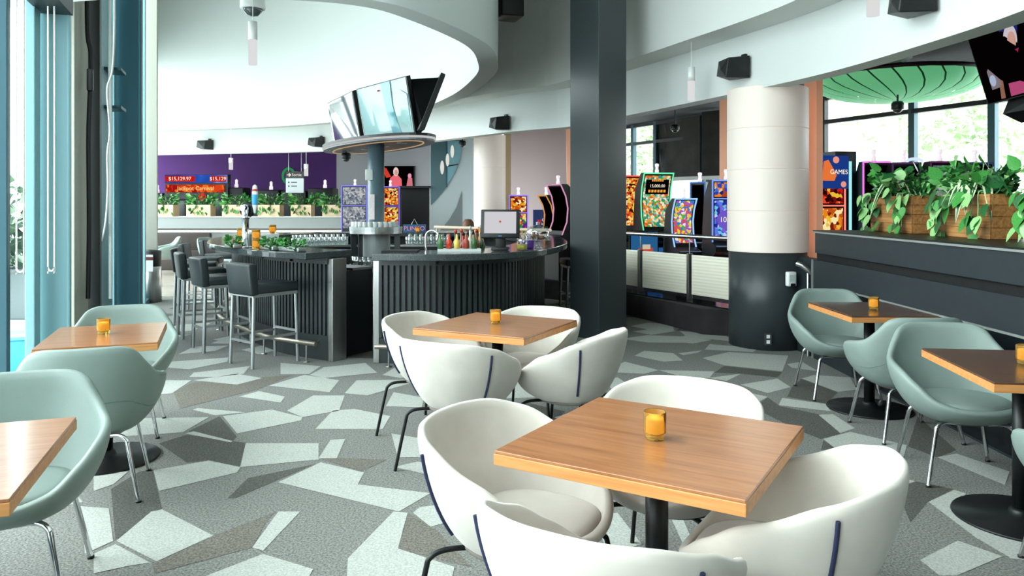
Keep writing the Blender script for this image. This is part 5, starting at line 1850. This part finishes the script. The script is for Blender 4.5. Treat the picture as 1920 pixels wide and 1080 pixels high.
rl.rotation_euler = (PI / 2, 0, 0)
# banquette behind the far chairs
bq = thing('far_banquette', 'dark banquette seat at the foot of the back ledge', 'banquette', ((330 - CX) / F * 17.9, 17.9, 0.006))
MB().rbox((0, 0, .22), (1.5, .5, .44), .03).build('seat', mat('dark_brown_fabric', '#3a332f', 0.8), bq)
MB().rbox((0, .2, .62), (1.5, .12, .45), .03).build('backrest', mat('dark_brown_fabric', '#3a332f', 0.8), bq)
fol = []
for sd in (3, 9, 14):
    me = leaf_cloud(150, 0.30, 0.17, 0.24, 0.12, sd, trail=16, zc=0.31, drop=0.2).mesh('far_foliage')
    me.materials.append(M_leaf)
    me.materials.append(M_leafpale)
    me.materials.append(M_leafdark)
    rr = random.Random(sd)
    for p in me.polygons:
        p.material_index = rr.choice((0, 0, 1, 2))
    fol.append(me)
names = ['first', 'second', 'third', 'fourth', 'fifth', 'sixth']
for i, (a, b) in enumerate(((283, 324), (349, 394), (416, 458), (483, 524), (545, 583), (604, 642))):
    x = ((a + b) / 2 - CX) / F * LY
    w_ = (b - a) * LY / F
    t = thing('planter_box', 'pale wooden planter with trailing greenery, %s from the left on the back ledge' % names[i], 'planter', (x, LY + .18, 1.236), 0, 'planters on the back ledge')
    bx_ = MB().box((0, 0, 0.14), (w_, 0.34, 0.28)).build('box', M_pale_crate, t)
    MB().box((0, 0, 0.282), (w_ - .04, 0.30, 0.006)).build('soil', M_soil, t)
    f_ = place('foliage', fol[i % 3], t, (0, 0, 0), (i % 2) * PI * 0)
    f_['kind'] = 'stuff'
# grey game chairs behind the ledge
for i, (u, lab) in enumerate(((337, 'between the first and second planter'), (405, 'between the second and third planter'))):
    p = dp(u, 400, 19.3)
    t = thing('game_chair', 'grey padded game chair back ' + lab, 'chair', (p.x, p.y, 0), 0, 'game chairs behind the ledge')
    MB().rbox((0, 0, 1.30), (0.34, 0.10, 0.62), .05).build('backrest', mat('grey_vinyl', '#54585a', 0.4), t)
    MB().rbox((0, .22, .95), (0.42, 0.42, 0.10), .03).build('seat', mat('grey_vinyl', '#54585a', 0.4), t)
    MB().lathe([(.2, 0), (.2, .02), (.04, .04), (.04, .9)], 16, (0, .2, 0)).build('pedestal', M_blackmetal, t)
# slot bank under the purple wall
for i, (u, tvv, lab) in enumerate(((292, 362, 'at the far left'), (338, 366, 'below the left of the jackpot sign'), (384, 366, 'below the right of the jackpot sign'), (440, 352, 'behind the third planter'),
                        (505, 356, 'behind the fourth planter'), (556, 358, 'below the exit sign'), (606, 353, 'behind the sixth planter'))):
    y = 20.6
    x = (u - CX) / F * y
    h_ = HC + (HY - tvv) * y / F
    t = thing('slot_machine', 'black slot machine rear ' + lab, 'slot machine', (x, y, 0), 0, 'slot machine rears by the purple wall')
    MB().rbox((0, 0, h_ / 2), (0.68, .6, h_), .03).build('cabinet', mat('soft_black', '#17161b', 0.6), t)
    MB().lathe([(0.05, 0), (0.05, .09), (0.035, .10), (0.035, .18), (0.04, .2), (0, .24)], 12).build('candle_light', mat('candle_lens', '#eadfe6', 0.3, emit='#f0dfe8', estr=0.5), t, (0.05, 0, h_))
js = thing('jackpot_sign', 'red and blue lit jackpot sign in front of the purple wall', 'sign', tuple(dp(368, 350, 20.2)))
k_ = 20.2 / F
MB().box((0, .12, .0), (118 * k_, .2, 46 * k_)).build('body', mat('soft_black', '#17161b', 0.6), js)
MB().box((0, 0, 14.5 * k_), (116 * k_, .06, 15 * k_)).build('blue_header', screen_mat('jackpot_blue', ['#13206e', '#2f63d0', '#bcd6ff'], 1.4, 0.9, (1, 1, 1), 'NOISE'), js)
for sx, nm_ in ((-29, '$15,129.97'), (42, '$15,129')):
    w_ = 56 if sx < 0 else 30
    MB().rbox((sx * k_, -.04, 14.5 * k_), (w_ * k_, .03, 11 * k_), .01).build('red_counter', glow('jackpot_red', '#c8201c', 1.0), js)
    text(nm_, 9.5 * k_, lts, js, face_frame(Vector((sx * k_, -.06, 14.5 * k_)), (1, 0, 0), (0, 0, 1)))
MB().box((-2 * k_, 0, -3.5 * k_), (108 * k_, .06, 14 * k_)).build('red_banner', screen_mat('jackpot_banner', ['#d0301c', '#f07a2a', '#e04a20', '#a81818'], 9, 1.0), js)
text('Jackpot Carnival', 10.5 * k_, glow('gold_letters', '#ffd98a', 1.2), js, face_frame(Vector((0, -.04, -3.5 * k_)), (1, 0, 0), (0, 0, 1)))
MB().lathe([(0, 0), (7 * k_, 0), (7 * k_, .02), (0, .02)], 20).build('red_dot', glow('jackpot_red2', '#e8402c', 1.0), js, (12 * k_, -.02, -19 * k_)).rotation_euler = (PI / 2, 0, 0)
ex = thing('exit_sign', 'hanging sign with an arrow reading Sortie', 'sign', tuple(dp(553, 341, 18.9)))
k_ = 18.9 / F
MB().box((0, 0, 13 * k_), (33 * k_, .05, 13 * k_)).build('header', mat('dark_sign', '#14161a', 0.5), ex)
MB().box((0, 0, -7 * k_), (33 * k_, .05, 27 * k_)).build('board', mat('pale_sign', '#b9bfc2', 0.5, emit='#b9bfc2', estr=0.15), ex)
text('Sortie', 7.5 * k_, lts, ex, face_frame(Vector((4 * k_, -.03, 13 * k_)), (1, 0, 0), (0, 0, 1)))
flat('arrow', [Vector((x * k_, -.03, z * k_)) for x, z in ((-14, 12.3), (-9.5, 12.3), (-11.5, 10), (-10, 9.5), (-6.5, 13), (-10, 16.5), (-11.5, 16), (-9.5, 13.7), (-14, 13.7))], lts, ex, .002)
for z_ in (-1, -8):
    MB().box((-11 * k_, -.027, z_ * k_), (2.5 * k_, .004, 2.5 * k_)).build('pictogram', mat('dark_sign', '#14161a', 0.5), ex)
    MB().box((-1 * k_, -.027, z_ * k_), (11 * k_, .004, 1.6 * k_)).build('text_line', mat('dark_sign', '#14161a', 0.5), ex)
for sx in (-12, 12):
    MB().tube([(sx * k_, 0, 19 * k_), (sx * k_, 0, 3.45 - ex.location.z)], .006, 6).build('hanger_wire', M_satin, ex)
gr_ = thing('green_ring', 'green neon arc half hidden behind the exit sign', 'neon sign', tuple(dp(541, 330, 22.45)))
MB().tube([(.17 * math.cos(a), 0, .22 * math.sin(a)) for a in [2 * PI * k / 24 for k in range(25)]], .035, 8).build('tube', glow('green_neon', '#2fa05a', 0.8), gr_)

# ------------------------------------------------------------------ planters on the charcoal half wall
def pothos_leaf():
    pts = [(0, 0, 0), (.30, .10, .05), (.46, .38, .07), (.36, .70, .05), (0, 1.12, -.06), (-.36, .70, .05), (-.46, .38, .07), (-.30, .10, .05)]
    mid = [(0, .38, -.02), (0, .70, -.03)]
    vs = pts + mid
    fs = [(0, 1, 8), (1, 2, 8), (2, 3, 9, 8), (3, 4, 9), (4, 5, 9), (5, 6, 8, 9), (6, 7, 8), (7, 0, 8)]
    return MB().add(vs, fs, True)
leafmeshes = []
for nm, m in (('leaf', M_leaf), ('leaf', M_leafpale), ('leaf', M_leafdark)):
    me = pothos_leaf().mesh(nm)
    me.materials.append(m)
    leafmeshes.append(me)
def blade_mesh(bend):
    n = 8
    vs, fs = [], []
    for i in range(n + 1):
        t = i / n
        w = 0.11 * math.sin(PI * min(1, t * .9 + .12)) ** .7
        y, z = t * .75, bend * 1.5 * t - bend * 2.3 * t * t
        for s_ in (-1, -.55, .55, 1):
            vs.append((s_ * w, y, z + abs(s_) * .02))
    for i in range(n):
        for j in range(3):
            a = 4 * i + j
            fs.append((a, a + 1, a + 5, a + 4))
    me = MB().add(vs, fs, True).mesh('leaf')
    me.materials.append(M_leafdark)
    me.materials.append(mat('cream_leaf_edge', '#c9d8ae', 0.4))
    for k, p in enumerate(me.polygons):
        p.material_index = 0 if k % 3 == 1 else 1
    return me
blades = [blade_mesh(.55), blade_mesh(.9)]
small = []
for sd in (31, 32, 33):
    me = leaf_cloud(420, 0.40, 0.17, 0.20, 0.07, sd, trail=30, zc=0.33, drop=0.16).mesh('small_foliage')
    for m in (M_leaf, M_leafdark, M_leafdark, M_leafpale):
        me.materials.append(m)
    rr = random.Random(sd)
    for p in me.polygons:
        p.material_index = rr.choice((0, 1, 1, 2, 0, 3))
    small.append(me)
def teak_planter(yf, yn, label, seed, n_leaf=64, xf=3.45, dep=0.24):
    L = yf - yn
    t = thing('planter_box', label, 'planter', (xf + dep / 2, (yf + yn) / 2, 1.276), PI / 2, 'teak planters on the charcoal wall')
    # local X runs along the wall, local +Y faces the lounge
    hgt = 0.33
    for k in range(4):
        z = hgt * (k + .5) / 4
        bev(MB().box((0, dep / 2 - .01, z), (L, .02, hgt / 4 - .0025)).build('plank', M_crate, t), .0015, 1)
        bev(MB().box((0, -dep / 2 + .01, z), (L, .02, hgt / 4 - .0025)).build('plank', M_crate, t), .0015, 1)
        bev(MB().box((-L / 2 + .01, 0, z), (.02, dep - .041, hgt / 4 - .0025)).build('plank', M_crate, t), .0015, 1)
        bev(MB().box((L / 2 - .01, 0, z), (.02, dep - .041, hgt / 4 - .0025)).build('plank', M_crate, t), .0015, 1)
    MB().box((0, 0, hgt / 2 - .02), (L - .045, dep - .045, hgt - .05)).build('soil', M_soil, t)
    f_ = place('foliage', small[seed % 3], t, (0, 0, 0.02))
    f_.scale = (L / .78, 1, 1)
    f_['kind'] = 'stuff'
    r = random.Random(seed * 7 + 1)
    for i in range(n_leaf):
        if i < n_leaf * .45:     # crown
            x, y, z = r.uniform(-.5, .5) * L * 1.05, r.uniform(-.1, .24), hgt + r.uniform(.02, .24)
            d = Vector((r.uniform(-.8, .8), r.uniform(.0, 1), r.uniform(-.5, .7)))
        else:                    # trailing over the front
            x = r.choice((-.42, -.30, .25, .40, .47)) * L + r.uniform(-.07, .07)
            z = hgt - r.random() ** 1.1 * .34 + .04
            y = dep / 2 + r.uniform(.015, .09)
            d = Vector((r.uniform(-.5, .5), r.uniform(.15, .6), -1))
        d.normalize()
        up = Vector((r.uniform(-.4, .4), 1, r.uniform(.1, .6)))
        xx = d.cross(up).normalized()
        zz = xx.cross(d)
        s_ = r.uniform(.075, .135)
        o = place('leaf', leafmeshes[r.choice((0, 0, 0, 1, 1, 2))], t)
        M = Matrix.Identity(4)
        for k in range(3):
            M[k][0], M[k][1], M[k][2], M[k][3] = xx[k] * s_, d[k] * s_, zz[k] * s_, (x, y, z)[k]
        o.matrix_local = M
    for i in range(8):           # variegated blades of a spider plant
        a = r.uniform(-.3, PI + .3)
        d = Vector((math.cos(a), math.sin(a), 0))
        zz = Vector((0, 0, 1))
        xx = d.cross(zz)
        s_ = r.uniform(.30, .46)
        o = place('leaf', blades[i % 2], t)
        M = Matrix.Identity(4)
        px = -.08 * L + r.uniform(-.05, .05)
        for k in range(3):
            M[k][0], M[k][1], M[k][2], M[k][3] = xx[k] * s_, d[k] * s_, zz[k] * s_, (px, .03, hgt + .05)[k]
        o.matrix_local = M
    # trailing stems
    for i in range(4):
        x = (-.42, -.30, .40, .47)[i] * L
        MB().tube(catmull([Vector((x, .06, hgt)), Vector((x + .02, dep / 2 + .03, hgt + .02)), Vector((x, dep / 2 + .05, hgt - .12)), Vector((x + .03, dep / 2 + .04, hgt - .27))], 4), .004, 5).build('stem', M_leafpale, t)
    return t
teak_planter(7.34, 6.59, 'teak planter box farthest along the charcoal wall with trailing pothos', 1)
teak_planter(6.17, 5.51, 'middle teak planter box with striped spider plant leaves', 2)
teak_planter(5.12, 4.45, 'teak planter box at the right edge of the photo', 3, 84)
# upright sword leaves at the right edge
sp_ = thing('sword_plant', 'dark upright sword leaved plant at the right edge', 'plant', (3.62, 5.28, 1.276))
MB().lathe([(.05, 0), (.06, .1), (.055, .11), (0, .10)], 14).build('pot', M_black, sp_)
for i, (a, l) in enumerate(((.2, .62), (1.9, .55), (3.2, .60), (4.4, .5), (5.4, .58))):
    d = Vector((math.cos(a) * .55, math.sin(a) * .55, .85)).normalized()
    s2_ = d.cross(Vector((0, 0, 1))).normalized()
    vs = []
    for k in range(6):
        t_ = k / 5
        w = .024 * (1 - t_) ** .6 + .001
        c = Vector((0, 0, .08)) + d * l * t_ - Vector((0, 0, .06)) * t_ * t_
        vs += [c - s2_ * w, c + Vector((0, 0, -.006)), c + s2_ * w]
    fs = []
    for k in range(5):
        fs += [(3 * k, 3 * k + 1, 3 * k + 4, 3 * k + 3), (3 * k + 1, 3 * k + 2, 3 * k + 5, 3 * k + 4)]
    MB().add(vs, fs, True).build('leaf', M_leafdark, sp_)

# ------------------------------------------------------------------ outdoors
def tree(p, h, rx, seed, label, m1, m2, n=2600, size=.34):
    t = thing('tree', label, 'tree', p, 0, 'trees outside')
    r = random.Random(seed)
    MB().tube([(0, 0, 0), (.05, .02, h * .35), (0, .0, h * .62)], [.16, .11, .06], 8).build('trunk', mat('bark', '#6a5a48', 0.9), t)
    mb = MB()
    for k in range(9):
        pass
    blobs = [(Vector((r.uniform(-.55, .55) * rx, r.uniform(-.55, .55) * rx, h * r.uniform(.48, .88))), rx * r.uniform(.35, .6)) for _ in range(12)]
    for i in range(n):
        c, br = blobs[i % 12]
        d = Vector((r.gauss(0, 1), r.gauss(0, 1), r.gauss(0, 1))).normalized()
        q = c + d * br * r.uniform(.6, 1.0)
        s_ = d.cross(Vector((r.uniform(-1, 1), r.uniform(-1, 1), r.uniform(-1, 1)))).normalized()
        e = (d * .4 + Vector((r.uniform(-1, 1), r.uniform(-1, 1), r.uniform(-.8, .4)))).normalized()
        L = size * r.uniform(.6, 1.2)
        mb.add([q, q + e * L * .5 + s_ * L * .3, q + e * L, q + e * L * .5 - s_ * L * .3], [(0, 1, 2, 3)])
    me = mb.mesh('crown')
    me.materials.append(m1)
    me.materials.append(m2)
    for p_ in me.polygons:
        p_.material_index = 1 if r.random() < .4 else 0
    o = place('crown', me, t)
    o['kind'] = 'stuff'
    return t
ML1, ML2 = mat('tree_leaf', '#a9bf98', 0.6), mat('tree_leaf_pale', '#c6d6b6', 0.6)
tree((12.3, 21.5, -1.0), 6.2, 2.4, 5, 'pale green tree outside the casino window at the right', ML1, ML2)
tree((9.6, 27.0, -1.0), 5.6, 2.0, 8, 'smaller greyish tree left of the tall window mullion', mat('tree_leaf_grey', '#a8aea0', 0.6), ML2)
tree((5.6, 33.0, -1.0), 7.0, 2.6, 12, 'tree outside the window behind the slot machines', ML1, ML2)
gd = MB()
gd.box2((2, 19.6, -1.1), (60, 90, -1.0))
gd.box2((9, -10, -1.1), (60, 19.6, -1.0))
struct('ground_street', gd, mat('street_paving', '#c4c4c0', 0.9), label='pale street outside the casino windows', cat='ground')
def building(p, w, d, h, rz, label, m, cols, rows, winm):
    t = thing('building', label, 'building', p, rz)
    MB().box((0, 0, h / 2), (w, d, h)).build('walls', m, t)
    MB().box((0, 0, h + .15), (w + .4, d + .4, .3)).build('roof_edge', mat('pale_stone', '#d8d2c8', 0.8), t)
    for i in range(cols):
        for j in range(rows):
            x = -w / 2 + w * (i + .5) / cols
            z = h * (j + .5) / rows
            f_ = MB().box((x, -d / 2 - .02, z), (w / cols * .5, .08, h / rows * .55)).build('window', mat('white_metal', '#e4e4e2', 0.4), t)
            MB().box((x, -d / 2 - .07, z), (w / cols * .42, .02, h / rows * .48)).build('pane', winm, f_)
    return t
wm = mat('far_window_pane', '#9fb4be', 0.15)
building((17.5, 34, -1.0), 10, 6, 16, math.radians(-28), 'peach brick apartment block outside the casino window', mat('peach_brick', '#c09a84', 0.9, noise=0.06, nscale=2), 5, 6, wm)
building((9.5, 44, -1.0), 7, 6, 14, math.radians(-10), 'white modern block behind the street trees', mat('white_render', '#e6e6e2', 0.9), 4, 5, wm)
# greenery and blue planter on the terrace
for i, (u, y, hgt, lab) in enumerate(((14, 10.5, 2.2, 'shrub at the left edge outside the window'), (36, 11.5, 2.0, 'leafy shrub outside the window beside the teal fin'))):
    x = (u - CX) / F * y
    t = thing('terrace_shrub', lab, 'shrub', (x, y, 0), 0, 'shrubs on the terrace')
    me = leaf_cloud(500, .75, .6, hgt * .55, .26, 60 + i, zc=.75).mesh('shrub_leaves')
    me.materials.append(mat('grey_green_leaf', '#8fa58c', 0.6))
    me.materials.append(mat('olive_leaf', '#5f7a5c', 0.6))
    rr = random.Random(i)
    for p_ in me.polygons:
        p_.material_index = rr.choice((0, 0, 1))
    o = place('foliage', me, t)
    o['kind'] = 'stuff'
    MB().rbox((0, 0, .3), (1.2, .7, .62), .03).build('trough', mat('grey_trough', '#70787a', 0.8), t)
p = fl(36, 690)
bp_ = thing('blue_crate', 'bright blue crate standing on the terrace outside', 'crate', (p.x - .02, p.y, -.01), .35)
MB().rbox((0, 0, .15), (.55, .4, .30), .02).build('body', mat('bright_blue_plastic', '#3f9fd8', 0.4), bp_)
MB().rbox((0, 0, .315), (.58, .43, .035), .01).build('lid', mat('bright_blue_lid', '#63b4e6', 0.4), bp_)
wlb = MB().box((-14.5, 19, 3.0), (6, 1.0, 6.0), .5)
tg2 = thing('pavilion', 'white pavilion wall beyond the terrace', 'building', (-24, 24, 0), .55)
MB().box((0, 0, 2.2), (9, 1.0, 4.4)).build('wall', mat('white_render', '#e6e6e2', 0.9), tg2)
MB().box((0, 0, 4.5), (9.6, 1.6, .2)).build('roof', mat('pale_stone', '#d8d2c8', 0.8), tg2)

# ------------------------------------------------------------------ the seated guest behind the bar
hp = dp(879, 424, 14.1)
pr_ = thing('person', 'guest with long brown hair and an orange top seen behind the bar', 'person', (hp.x, hp.y, hp.z - 1.19), math.radians(160))
# body: one continuous skinned surface, seated, facing away
sk = [((0, 0, .50), .15), ((0, .01, .62), .145), ((0, .02, .78), .15), ((0, .02, .93), .14), ((0, .01, 1.01), .06), ((0, 0, 1.06), .052), ((0, -.01, 1.13), .085), ((0, -.01, 1.21), .088), ((0, 0, 1.27), .055),
      ((.17, .02, .95), .055), ((.22, .0, .78), .045), ((.18, -.16, .70), .038), ((-.17, .02, .95), .055), ((-.22, .0, .78), .045), ((-.18, -.16, .70), .038),
      ((.10, -.05, .48), .085), ((.12, -.42, .48), .07), ((.12, -.44, .10), .05), ((.12, -.54, .04), .04), ((-.10, -.05, .48), .085), ((-.12, -.42, .48), .07), ((-.12, -.44, .10), .05), ((-.12, -.54, .04), .04)]
ed = [(0, 1), (1, 2), (2, 3), (3, 4), (4, 5), (5, 6), (6, 7), (7, 8), (3, 9), (9, 10), (10, 11), (3, 12), (12, 13), (13, 14), (0, 15), (15, 16), (16, 17), (17, 18), (0, 19), (19, 20), (20, 21), (21, 22)]
me = bpy.data.meshes.new('body')
me.from_pydata([a for a, _ in sk], ed, [])
bo = bpy.data.objects.new('body', me)
COL.objects.link(bo)
bo.parent = pr_
me.materials.append(mat('orange_top', '#c8905a', 0.8))
sm_ = bo.modifiers.new('skin', 'SKIN')
bo.modifiers.new('smooth', 'SUBSURF').render_levels = 1
for i, (_, r) in enumerate(sk):
    me.skin_vertices[0].data[i].radius = (r, r)
me.skin_vertices[0].data[0].use_root = True
MB().lathe([(0, 1.325), (.06, 1.315), (.105, 1.26), (.115, 1.18), (.115, 1.05), (.12, .95), (.09, .88), (.02, .87), (0, .87)], 20).build('hair', mat('brown_hair', '#6b4a35', 0.6, noise=0.3, nscale=20, stretch=(1, 1, .1)), pr_, (0, .03, 0))
MB().lathe([(0, 1.09), (.05, 1.10), (.075, 1.15), (.078, 1.2), (.05, 1.26), (0, 1.27)], 16).build('face', mat('skin_tone', '#c99b82', 0.6), pr_, (0, -.045, 0))
